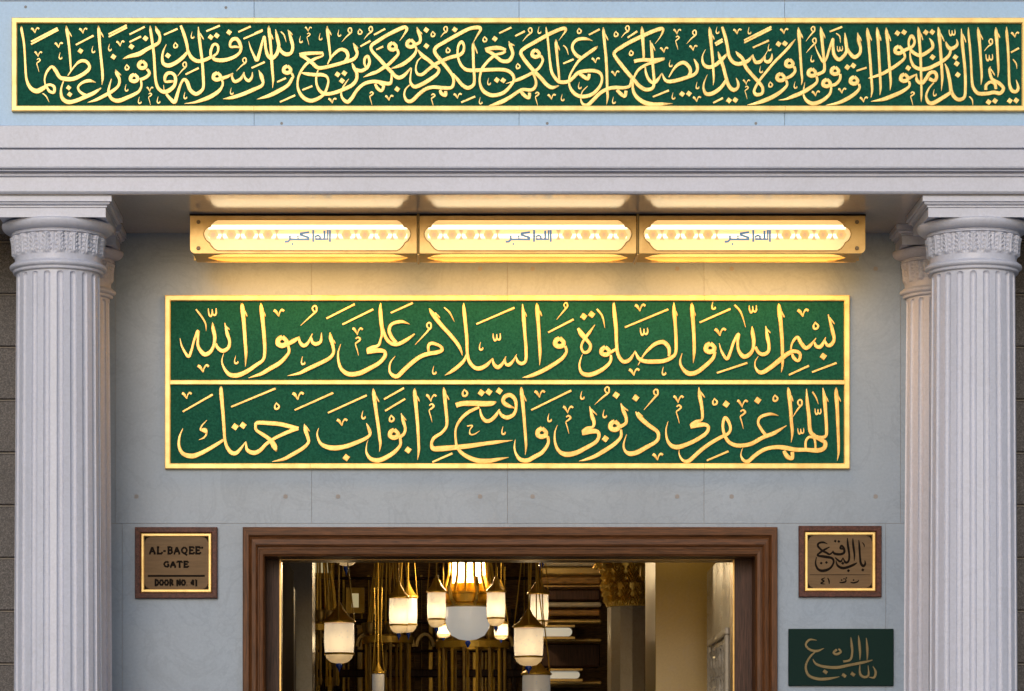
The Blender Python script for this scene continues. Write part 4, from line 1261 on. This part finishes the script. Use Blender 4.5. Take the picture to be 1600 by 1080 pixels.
G = {  # small serif capitals: strokes on a unit box (x right, y down), width class
 'A': (1.0, [((.48, 0), (.1, 1), 1), ((.48, 0), (.9, 1), 2), ((.26, .66), (.72, .66), 1), ((0, 1), (.24, 1), 1), ((.7, 1), (1, 1), 1)]),
 'L': (.85, [((.22, 0), (.22, 1), 2), ((.05, 0), (.42, 0), 1), ((.05, 1), (.85, 1), 1), ((.85, 1), (.85, .72), 1)]),
 '-': (.5, [((.05, .6), (.45, .6), 2)]),
 'B': (.88, [((.22, 0), (.22, 1), 2), ((.05, 0), (.6, 0), 1), ((.6, 0), (.76, .22), 2), ((.76, .22), (.58, .47), 1), ((.22, .47), (.6, .47), 1), ((.6, .47), (.84, .74), 2), ((.84, .74), (.6, 1), 1), ((.05, 1), (.6, 1), 1)]),
 'Q': (1.0, [((.5, 0), (.12, .3), 1), ((.12, .3), (.12, .7), 2), ((.12, .7), (.5, 1), 1), ((.5, 1), (.88, .7), 1), ((.88, .7), (.88, .3), 2), ((.88, .3), (.5, 0), 1), ((.5, .95), (.95, 1.25), 2)]),
 'E': (.85, [((.22, 0), (.22, 1), 2), ((.05, 0), (.8, 0), 1), ((.22, .48), (.62, .48), 1), ((.05, 1), (.85, 1), 1), ((.8, 0), (.8, .24), 1), ((.85, 1), (.85, .74), 1), ((.62, .36), (.62, .6), 1)]),
 "'": (.3, [((.2, -.05), (.08, .25), 2)]),
 'G': (.95, [((.85, .2), (.5, 0), 1), ((.5, 0), (.12, .3), 1), ((.12, .3), (.12, .7), 2), ((.12, .7), (.5, 1), 1), ((.5, 1), (.84, .88), 1), ((.84, .56), (.84, .92), 2), ((.6, .56), (.95, .56), 1)]),
 'T': (.9, [((.45, 0), (.45, 1), 2), ((.05, 0), (.85, 0), 1), ((.05, 0), (.05, .24), 1), ((.85, 0), (.85, .24), 1), ((.28, 1), (.64, 1), 1)]),
 'D': (.95, [((.22, 0), (.22, 1), 2), ((.05, 0), (.5, 0), 1), ((.5, 0), (.85, .3), 1), ((.85, .3), (.85, .7), 2), ((.85, .7), (.5, 1), 1), ((.05, 1), (.5, 1), 1)]),
 'O': (1.0, [((.5, 0), (.12, .3), 1), ((.12, .3), (.12, .7), 2), ((.12, .7), (.5, 1), 1), ((.5, 1), (.88, .7), 1), ((.88, .7), (.88, .3), 2), ((.88, .3), (.5, 0), 1)]),
 'R': (.95, [((.22, 0), (.22, 1), 2), ((.05, 0), (.6, 0), 1), ((.6, 0), (.78, .24), 2), ((.78, .24), (.58, .5), 1), ((.22, .5), (.58, .5), 1), ((.5, .5), (.88, 1), 2), ((.05, 1), (.4, 1), 1)]),
 'N': (.95, [((.18, 0), (.18, 1), 1), ((.18, 0), (.8, 1), 2), ((.8, 0), (.8, 1), 1), ((.03, 1), (.34, 1), 1), ((.66, 0), (.95, 0), 1)]),
 '.': (.35, [((.1, .95), (.2, .95), 2)]), ' ': (.4, []),
 '4': (.8, [((.58, 0), (.05, .68), 1), ((.05, .68), (.8, .68), 1), ((.58, 0), (.58, 1), 2)]),
 '1': (.6, [((.34, 0), (.34, 1), 2), ((.34, 0), (.12, .16), 1), ((.12, 1), (.56, 1), 1)])}
def roman(S_, text, cx_, top, size, width):
    tot = sum(G[c][0] + .14 for c in text); k = width / tot; x = cx_ - width / 2
    S_.ox = S_.oy = 0; S_.s = 1.0
    for c in text:
        gw, st = G[c]
        for (a, b), (e, f), wc in st: S_.stroke([(x + a * k, top + b * size, .7 if wc == 1 else 1.5), (x + e * k, top + f * size, .7 if wc == 1 else 1.5)], smooth=False)
        x += (gw + .14) * k
_, pl = plaque('name_plaque', 211.5, 340, 824.5, 935.5, 'wood framed bronze plaque with English lettering, left of the doorway')
S1 = Script(-.0138, .0012); roman(S1, "AL-BAQEE'", 276, 855, 10.2, 86); roman(S1, "GATE", 275.5, 877.5, 8.6, 40); roman(S1, "DOOR NO. 41", 275.5, 906, 9, 68)
S1.stroke([(231, 900, .8), (320, 900, .8)], smooth=False); S1.build('engraved_letter', M['ink'], pl)
_, pl = plaque('name_plaque', 1247.5, 1376.5, 822.5, 933.5, 'wood framed bronze plaque with Arabic lettering, right of the doorway')
S1 = Script(-.0138, .0012); S1.parse(TXT_GATE); S1.build('engraved_letter', M['ink'], pl)

t = thing('small_sign', at(1313, 1072), 'small dark green panel with gold Arabic script, low on the wall right of the doorway', 'sign')
bm = bmesh.new(); box(bm, X(1231.5), X(1395.5), -.030, -.001, Z(1072), Z(983), .003); obj('field', bm, M['green_dark'], t)
S1 = Script(-.030, .005, .78); S1.parse(TXT_GREEN); S1.build('letter', M['gilt_dull'], t)

# ------------------------------------------------------------------ inside: reveals, hall, hanging lamps
t = thing('entrance_reveal', (bx1 + .16, 1.45, 0), 'honey coloured stone reveal inside the doorway, right side', 'wall')
bm = bmesh.new(); box(bm, bx1 + .011, bx1 + .33, .42, 2.5, 0, bz + .10, .004); obj('stone_slab', bm, M['stone'], t)
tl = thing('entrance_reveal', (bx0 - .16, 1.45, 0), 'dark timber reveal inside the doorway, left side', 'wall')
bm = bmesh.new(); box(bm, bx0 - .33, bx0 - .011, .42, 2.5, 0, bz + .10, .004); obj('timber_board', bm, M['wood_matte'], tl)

# carved panel on the right reveal
XP = bx1 + .011
cp = thing('carved_panel', (XP - .01, 1.2, 1.4), 'carved stone panel with raised scrolls on the right reveal', 'relief')
bm = bmesh.new(); zt_ = 2.98
ya, yb = .62, 2.1
for a, b, c, e in ((ya, yb, zt_ - .05, zt_), (ya, yb, .9, .95), (ya, ya + .06, .951, zt_ - .051), (yb - .06, yb, .951, zt_ - .051)):
    box(bm, XP - .03, XP - .0005, a, b, c, e, .008)
obj('border', bm, M['stone'], cp)
bm = bmesh.new(); rnd = random.Random(3)
for r_ in range(9):
    for c_ in range(6):
        yc = ya + .16 + c_ * .225; zc = zt_ - .2 - r_ * .21
        pts = [(XP - .012, yc + .085 * (1 - k / 16) * cos(k * .55 + c_), zc + .085 * (1 - k / 16) * sin(k * .55 + c_)) for k in range(14)]
        tube(bm, pts, .014, 5)
        tube(bm, [(XP - .012, yc - .1, zc - .1), (XP - .012, yc, zc - .02 + .05 * (c_ % 2)), (XP - .012, yc + .1, zc + .1)], .012, 5)
obj('scrollwork', bm, M['stone'], cp)

hall = bpy.data.objects
def sbox(name, x0, x1, y0, y1, z0, z1, material, label, cat):
    bm = bmesh.new(); box(bm, x0, x1, y0, y1, z0, z1, .004); o = obj(name, bm, material); tag(o, label, cat); return o
def structure(name, x0, x1, y0, y1, z0, z1, material):
    bm = bmesh.new(); box(bm, x0, x1, y0, y1, z0, z1); o = obj(name, bm, material); o['kind'] = 'structure'; return o
structure('ceiling', -7, 9, .3, 18.2, 6.8, 7.0, M['hall_wood'])
structure('hall_wall', -7.2, -7, .3, 18.2, 0, 7.0, M['stone'])
structure('hall_wall', 9, 9.2, .3, 18.2, 0, 7.0, M['stone'])
structure('hall_wall', -7, 9, 18, 18.2, 0, 6.8, M['hall_wood'])
structure('front_wall', -7, bx0 - .34, .45, .6, 0, 6.8, M['stone']); structure('front_wall', bx1 + .34, 9, .45, .6, 0, 6.8, M['stone'])
structure('front_wall', bx0 - .34, bx1 + .34, .45, .6, bz + .12, 6.8, M['stone'])

M['hall_pane2'] = lit('lit_window_pane', (1.0, 0.85, 0.45), 0.34, 0.0, (0.5, 0.5, 0.4))
# far timber screen: arches, mouldings and panels
scr = thing('timber_screen', (X(680, 14), 14, 0), 'dark timber screen with gilded mouldings across the far side of the hall', 'screen')
bm = bmesh.new(); box(bm, X(440, 14.2), X(860, 14.2), 14.1, 14.3, 0, 6.5); obj('backing', bm, M['hall_wood'], scr)
rnd = random.Random(11)
x = 470
while x < 852:
    wd = rnd.choice((1.5, 2, 2.5, 4, 7)); ht = rnd.uniform(870, 1010)
    bm = bmesh.new(); box(bm, X(x, 14), X(x + wd, 14), 13.95, 14.099, 0, Z(ht, 14), .004)
    box(bm, X(x - 1.2, 14), X(x + wd + 1.2, 14), 13.92, 13.949, Z(ht + 5, 14), Z(ht, 14), .004)
    obj('upright', bm, rnd.choice((M['hall_gold'], M['wood_dark'], M['hall_wood'], M['brass_dark'])), scr)
    x += rnd.uniform(5, 12)
for yy, hh in ((903, 4), (968, 7), (1016, 4), (1047, 12)):
    bm = bmesh.new(); box(bm, X(445, 14), X(858, 14), 13.86, 13.918, Z(yy + hh, 14), Z(yy, 14), .01); obj('rail', bm, M['wood_dark'], scr)
for cx_ in range(478, 850, 31):
    bm = bmesh.new(); c = at(cx_, 1010, 13.8); R = px(13, 13.8)
    tube(bm, [(c.x + R * cos(a), 13.84, c.z + R * 1.5 * sin(a)) for a in [pi * k / 14 for k in range(15)]], .03, 6); obj('arch', bm, M['brass_dark'], scr)

# gallery beams on the right of the view
gal = thing('gallery_beams', (X(892, 9), 9, 2.4), 'stacked dark and gilded timber beams between the lamps and the marble column', 'beams')
for y0_, y1_, dd, m_ in ((872, 884, 8.9, 'stone'), (886, 898, 9.0, 'brass_dark'), (901, 913, 9.2, 'hall_wood'), (915, 917, 8.95, 'brass'), (921, 938, 9.3, 'wood_dark'), (941, 948, 9.0, 'stone'), (951, 962, 9.2, 'hall_wood'), (968, 974, 9.0, 'brass_dark'), (998, 1003, 8.95, 'brass_dark'), (1006, 1042, 9.3, 'wood_dark'), (1064, 1070, 9.0, 'brass_dark')):
    bm = bmesh.new(); box(bm, X(846, 9), X(940, 9), dd, 9.6, Z(y1_, dd), Z(y0_, dd), .012); obj('beam', bm, M[m_], gal)
for (xa_, xb_, ya_, yb_), lb in zip(((846, 894, 981, 994), (860, 906, 1049, 1060)), ('pale strip lantern with gilded trim on the gallery beams, the upper one', 'pale strip lantern with gilded trim on the gallery beams, the lower one')):
    tt = thing('gallery_lantern', at((xa_ + xb_) / 2, yb_, 8.7), lb, 'lantern', 'strip lanterns on the gallery beams')
    bm = bmesh.new(); dd = 8.7
    rr_ = (yb_ - ya_) / 2; pts = [(xa_, ya_)] + [(xb_ - rr_ + rr_ * sin(q * pi / 8), (ya_ + yb_) / 2 - rr_ * cos(q * pi / 8)) for q in range(9)] + [(xa_, yb_)]
    a = [bm.verts.new(at(p, q, dd)) for p, q in pts]; f = bm.faces.new(a); r = bmesh.ops.extrude_face_region(bm, geom=[f]); bmesh.ops.translate(bm, verts=[v for v in r['geom'] if isinstance(v, bmesh.types.BMVert)], vec=(0, .12, 0))
    obj('pane', bm, M['hall_pane'], tt)
    bm = bmesh.new(); box(bm, X(xa_ - 2, dd), X(xb_ + 4, dd), dd - .03, dd + .15, Z(yb_ + 5, dd), Z(yb_ + 1, dd)); box(bm, X(xa_ - 2, dd), X(xb_ + 4, dd), dd - .03, dd + .15, Z(ya_ - 1, dd), Z(ya_ - 4, dd)); obj('trim', bm, M['brass_dark'], tt)

# marble hall column with gilded capital
HC = 6.0
hc = thing('hall_column', (X(986, HC), HC, 0), 'tall marble column with gilded leafy capital inside the hall', 'column')
u = px(1, HC); cx_ = X(986, HC)
bm = bmesh.new(); lathe(bm, [(37 * u, 0), (37 * u, Z(950, HC)), (36 * u, Z(948, HC))], cx_, HC, 12); obj('shaft', bm, M['stone'], hc)
V, Fc = [], []; nn, nv = 240, 36
for i in range(nv + 1):
    v = i / nv
    for j in range(nn):
        tier = 0 if v < .52 else 1; lv = v / .52 if tier == 0 else (v - .52) / .48
        a = (j / nn * 12 + .5 * tier) % 1 - .5
        half = .46 * (1 - .55 * lv ** 2) * (1 + .2 * cos(lv * 20)); ins = max(0, min(1, (half - abs(a)) / .08))
        d = ins * (3 + 2.2 * cos((lv * 4 - abs(a) * 5) * 2 * pi) + 3 * math.exp(-(a / .08) ** 2) + 6 * lv ** 3) + 8 * v ** 3
        r = (38 + d * sin(min(1, v * 5) * pi / 2)) * u; th = 2 * pi * j / nn
        V.append((cx_ + r * cos(th), HC + r * sin(th), Z(949, HC) + (Z(878, HC) - Z(949, HC)) * v))
for i in range(nv):
    for j in range(nn):
        p, q = i * nn + j, i * nn + (j + 1) % nn; Fc.append((p, q, q + nn, p + nn))
raw('capital', V, Fc, M['hall_gold'], hc)
bm = bmesh.new(); h = 52 * u
box(bm, cx_ - h, cx_ + h, HC - h, HC + h, Z(877, HC), Z(866, HC), .01); box(bm, cx_ - h * .9, cx_ + h * .9, HC - h * .9, HC + h * .9, Z(865, HC), Z(800, HC), .01); obj('abacus', bm, M['stone'], hc)
for k in range(7):
    bm = bmesh.new(); xx = 1000 + k * 6; box(bm, X(xx, HC - .5), X(xx + 3, HC - .5), HC - .56, HC - .48, Z(901, HC - .5), Z(884, HC - .5), .004); obj('dentil', bm, M['hall_gold'], hc)
for s_ in (-1, 1):
    for f_ in (-1, 1):
        bm = bmesh.new(); tube(bm, [(cx_ + s_ * (40 + 14 * cos(q) * (1 - q / 9)) * u, HC + f_ * (40 + 14 * cos(q) * (1 - q / 9)) * u, Z(884, HC) + 9 * sin(q) * u * (1 - q / 9)) for q in [k * .45 for k in range(15)]], .022, 6); obj('volute', bm, M['hall_gold'], hc)
sbox('honey_pier', X(1024, 3.0), X(1024, 3.0) + 1.2, 3.0, 4.2, 0, 6.7, M['honey'], 'honey marble pier standing just inside the doorway, right of the column', 'pier')
bm = bmesh.new()
sbox('stone_pier', X(466, 3.4) - .4, X(488, 3.4), 3.4, 4.0, 0, 6.7, M['stone'], 'grey stone pier just inside the doorway, at its left edge', 'pier')
sbox('door_leaf', X(446, 2.7), X(458, 2.7), 2.7, 3.2, .02, Z(915, 2.7), M['wood_dark'], 'dark wooden door leaf standing open at the left of the opening', 'door')
# added lamp, out of view, that brightens the pier and reveal
wl = thing('pier_fill_lamp', (X(1070, 2.75), 2.85, bz + .55), 'warm lamp added above the view to brighten the honey pier', 'lamp')
bm = bmesh.new(); lathe(bm, [(.02, bz + .45), (.08, bz + .5), (.09, bz + .62), (.03, bz + .68)], X(1070, 2.75), 2.85, 20); obj('glass', bm, M['opal'], wl)
pl_ = bpy.data.lights.new('pier_fill_light', 'POINT'); pl_.energy = 5; pl_.color = (1, .72, .32); pl_.shadow_soft_size = .1
po = bpy.data.objects.new('pier_fill_light', pl_); COL.objects.link(po); po.parent = wl; po.matrix_parent_inverse = wl.matrix_world.inverted(); po.location = (X(1070, 2.75) - .1, 2.5, bz + .5)

def mosque_lamp(cxp, top, bot, wid, d, label, mtl='opal', fin=True):
    u = px(1, d); c = at(cxp, bot, d); H = (bot - top) * u; R = wid * u / 2; z0 = c.z
    t = thing('mosque_lamp', (c.x, d, z0), label, 'hanging lamp', 'glass lamps hanging inside the hall')
    bm = bmesh.new(); lathe(bm, [(.15 * R, z0), (.55 * R, z0 + .03 * H), (.85 * R, z0 + .12 * H), (.95 * R, z0 + .225 * H)], c.x, d, 32); obj('glass_base', bm, M['opal_base' if mtl == 'opal' else mtl], t, smooth=True)
    bm = bmesh.new(); lathe(bm, [(.95 * R, z0 + .227 * H), (.96 * R, z0 + .26 * H), (R, z0 + .5 * H), (.98 * R, z0 + .93 * H), (.94 * R, z0 + .95 * H)], c.x, d, 32); obj('glass', bm, M[mtl], t, smooth=True)
    bm = bmesh.new(); lathe(bm, [(.93 * R, z0 + .94 * H), (1.09 * R, z0 + .95 * H), (1.12 * R, z0 + .99 * H), (1.0 * R, z0 + 1.02 * H), (.7 * R, z0 + 1.1 * H), (.28 * R, z0 + 1.28 * H), (.1 * R, z0 + 1.42 * H), (.02 * R, z0 + 1.44 * H)], c.x, d, 28); obj('rim', bm, M['hall_gold'], t, smooth=True)
    bm = bmesh.new(); lathe(bm, [(.99 * R, z0 + .20 * H), (1.01 * R, z0 + .215 * H), (1.02 * R, z0 + .235 * H), (1.0 * R, z0 + .25 * H)], c.x, d, 28)
    obj('gilt_band', bm, M['hall_gold'], t, smooth=True)
    if fin:
        bm = bmesh.new(); lathe(bm, [(.01 * R, z0 - .20 * H), (.09 * R, z0 - .12 * H), (.24 * R, z0 - .05 * H), (.18 * R, z0 - .002), (.02, z0 + .002)], c.x, d, 16); obj('finial', bm, M['blue_glass'], t, smooth=True)
    zc = 6.8
    for k in range(3):
        a = 2 * pi * k / 3 + .5
        bm = bmesh.new(); tube(bm, [(c.x + 1.15 * R * cos(a), d + 1.15 * R * sin(a), z0 + .97 * H), (c.x + .55 * R * cos(a), d + .55 * R * sin(a), z0 + 2.6 * H), (c.x + .04 * cos(a), d + .04 * sin(a), z0 + 4.4 * H)], .0055 * min(1, wid / 40), 5); obj('chain', bm, M['hall_gold'], t)
    bm = bmesh.new(); tube(bm, [(c.x, d, z0 + 1.4 * H), (c.x, d, zc)], .005, 6); obj('hanging_rod', bm, M['hall_gold'], t)
    if mtl == 'opal':
        l = bpy.data.lights.new('lamp_light', 'POINT'); l.energy = 3; l.color = (1.0, .74, .38); l.shadow_soft_size = R * .6
        lo_ = bpy.data.objects.new('lamp_light', l); COL.objects.link(lo_); lo_.parent = t; lo_.matrix_parent_inverse = t.matrix_world.inverted(); lo_.location = (c.x, d, z0 + .5 * H)
    return t
mosque_lamp(530, 970, 1037, 47, 4.6, 'large white glass lamp hanging alone at the left of the doorway')
mosque_lamp(623, 932, 990, 30, 6.2, 'white glass lamp, front one of the overlapping pair left of the chandelier')
mosque_lamp(638, 932, 989, 28, 7.4, 'white glass lamp, rear one of the overlapping pair left of the chandelier')
mosque_lamp(682, 923, 981, 29, 6.0, 'white glass lamp in front of the chandelier bowl, at its left side')
mosque_lamp(775, 923, 979, 29, 6.0, 'white glass lamp in front of the chandelier bowl, at its right side')
mosque_lamp(841, 926, 984, 32, 5.6, 'slim white glass lamp right of the chandelier, above the wide lamp')
mosque_lamp(826, 978, 1041, 46, 4.6, 'wide white glass lamp low at the right, under the slim lamp')
mosque_lamp(838, 1052, 1112, 44, 5.2, 'white glass lamp cut by the lower edge, below the wide lamp', 'opal_dim')
mosque_lamp(591, 1051, 1090, 19, 8.0, 'small dim glass lamp cut by the lower edge, under the overlapping pair', 'opal_dim')
mosque_lamp(693, 976, 997, 22, 8.2, 'small glass lamp glimpsed behind the chandelier, left of its bowl')
mosque_lamp(783, 974, 1000, 22, 8.2, 'small glass lamp glimpsed behind the chandelier, right of its bowl')

mosque_lamp(541, 812, 885, 40, 5.4, 'hanging lamp above the opening at the left, only its blue tip showing')
mosque_lamp(846, 812, 879, 34, 6.4, 'hanging lamp above the slim lamp at the right, only its blue tip showing')
for (xa_, xb_, ya_, yb_), lb in zip(((489, 515, 876, 897), (548, 562, 926, 951)), ('pale lit window pane high on the timber screen, at its left end', 'small pale lit window pane on the timber screen, between the hanging chains')):
    o = thing('hall_window', at((xa_ + xb_) / 2, yb_, 13.8), lb, 'window')
    bm = bmesh.new(); box(bm, X(xa_, 13.8), X(xb_, 13.8), 13.8, 13.85, Z(yb_, 13.8), Z(ya_, 13.8), .02); obj('pane', bm, M['hall_pane2'], o)
    bm = bmesh.new(); frame(bm, X(xa_, 13.8) - .05, X(xb_, 13.8) + .05, Z(yb_, 13.8) - .05, Z(ya_, 13.8) + .05, 13.84, [(0, -.05), (0, .07), (.06, .07), (.06, -.01)]); obj('frame', bm, M['hall_gold'], o)

# chandelier
D_ = 7.2; u = px(1, D_); c = at(731, 960, D_); cx_ = c.x
ch = thing('chandelier', (cx_, D_, Z(1000, D_)), 'big gilded chandelier with lit glass drum and white bowl in the middle of the doorway', 'chandelier')
zf = lambda p: Z(p, D_)
bm = bmesh.new(); lathe(bm, [(.01, zf(1001)), (14 * u, zf(999)), (26 * u, zf(993)), (33 * u, zf(982)), (36 * u, zf(966)), (36 * u, zf(950))], cx_, D_, 40); obj('bowl', bm, M['opal_bowl'], ch, smooth=True)
bm = bmesh.new(); lathe(bm, [(36 * u, zf(950)), (40 * u, zf(949)), (40 * u, zf(945)), (37 * u, zf(944)), (39 * u, zf(942)), (39 * u, zf(930)), (42 * u, zf(929)), (42 * u, zf(926)), (28 * u, zf(925)), (26 * u, zf(912))], cx_, D_, 40); obj('gilt_gallery', bm, M['hall_gold'], ch)
bm = bmesh.new(); lathe(bm, [(24 * u, zf(911)), (24.5 * u, zf(870)), (24 * u, zf(840))], cx_, D_, 32); obj('glass_drum', bm, M['opal_clear'], ch, smooth=True)
bm = bmesh.new(); lathe(bm, [(.005, zf(1012)), (3 * u, zf(1008)), (5 * u, zf(1004)), (2 * u, zf(1001))], cx_, D_, 14); obj('finial', bm, M['blue_glass'], ch, smooth=True)
for k in range(14):
    a = 2 * pi * k / 14 + .1
    bm = bmesh.new(); tube(bm, [(cx_ + 38 * u * cos(a), D_ + 38 * u * sin(a), zf(926)), (cx_ + 30 * u * cos(a), D_ + 30 * u * sin(a), zf(900)), (cx_ + 26 * u * cos(a), D_ + 26 * u * sin(a), zf(830)), (cx_ + 8 * u * cos(a), D_ + 8 * u * sin(a), 6.2)], .014, 6); obj('rib', bm, M['hall_gold'], ch)
for k in range(8):
    a = 2 * pi * k / 8 + .25
    bm = bmesh.new(); tube(bm, [(cx_ + 40 * u * cos(a), D_ + 40 * u * sin(a), zf(946)), (cx_ + 52 * u * cos(a), D_ + 52 * u * sin(a), zf(938)), (cx_ + 58 * u * cos(a), D_ + 58 * u * sin(a), zf(920)), (cx_ + 52 * u * cos(a), D_ + 52 * u * sin(a), zf(905))], .016, 6); obj('arm', bm, M['hall_gold'], ch)
bm = bmesh.new(); tube(bm, [(cx_, D_, 6.1), (cx_, D_, 6.8)], .05, 8); obj('hanging_rod', bm, M['hall_gold'], ch)
ld = bpy.data.lights.new('chandelier_light', 'POINT'); ld.energy = 190; ld.color = (1.0, .74, .40); ld.shadow_soft_size = .08
lo = bpy.data.objects.new('chandelier_light', ld); COL.objects.link(lo); lo.parent = ch; lo.matrix_parent_inverse = ch.matrix_world.inverted(); lo.location = (cx_, D_, zf(885))

# smaller gilded chandeliers farther back, seen between the lamps
def small_chandelier(cxp, yring, rpx, d, label, n=12):
    u = px(1, d); c = at(cxp, yring, d); R = rpx * u
    t = thing('ring_chandelier', (c.x, d, c.z), label, 'chandelier', 'gilded ring chandeliers deep in the hall')
    bm = bmesh.new(); lathe(bm, [(R - .03, c.z), (R + .03, c.z - .01), (R + .04, c.z + .05), (R - .02, c.z + .07), (R - .03, c.z)], c.x, d, 36); obj('ring', bm, M['hall_gold'], t)
    for k in range(n):
        a = 2 * pi * k / n + .13; x, y = c.x + R * cos(a), d + R * sin(a)
        bm = bmesh.new(); lathe(bm, [(.012, c.z - .55), (.02, c.z - .5), (.012, c.z - .45), (.014, c.z - .05), (.014, c.z + .02)], x, y, 8); obj('drop_rod', bm, M['brass_dark'] if k % 2 else M['hall_gold'], t)
        bm = bmesh.new(); lathe(bm, [(.02, c.z + .075), (.035, c.z + .10), (.045, c.z + .17), (.04, c.z + .19)], x, y, 12); obj('cup', bm, M['brass_dark'], t)
        bm = bmesh.new(); tube(bm, [(x, y, c.z + .03), (c.x + R * .4 * cos(a), d + R * .4 * sin(a), c.z + 1.1), (c.x, d, c.z + 1.6)], .012, 5); obj('stay', bm, M['hall_gold'], t)
    bm = bmesh.new(); tube(bm, [(c.x, d, c.z + 1.6), (c.x, d, 6.8)], .02, 6); obj('hanging_rod', bm, M['hall_gold'], t)
small_chandelier(738, 1012, 52, 10.0, 'gilded ring chandelier right behind the big white bowl', 16)
small_chandelier(606, 1004, 34, 11.0, 'gilded ring chandelier left of the big one, under the overlapping pair of lamps', 12)
small_chandelier(498, 985, 30, 11.6, 'gilded ring chandelier at the far left, behind the large lamp', 12)
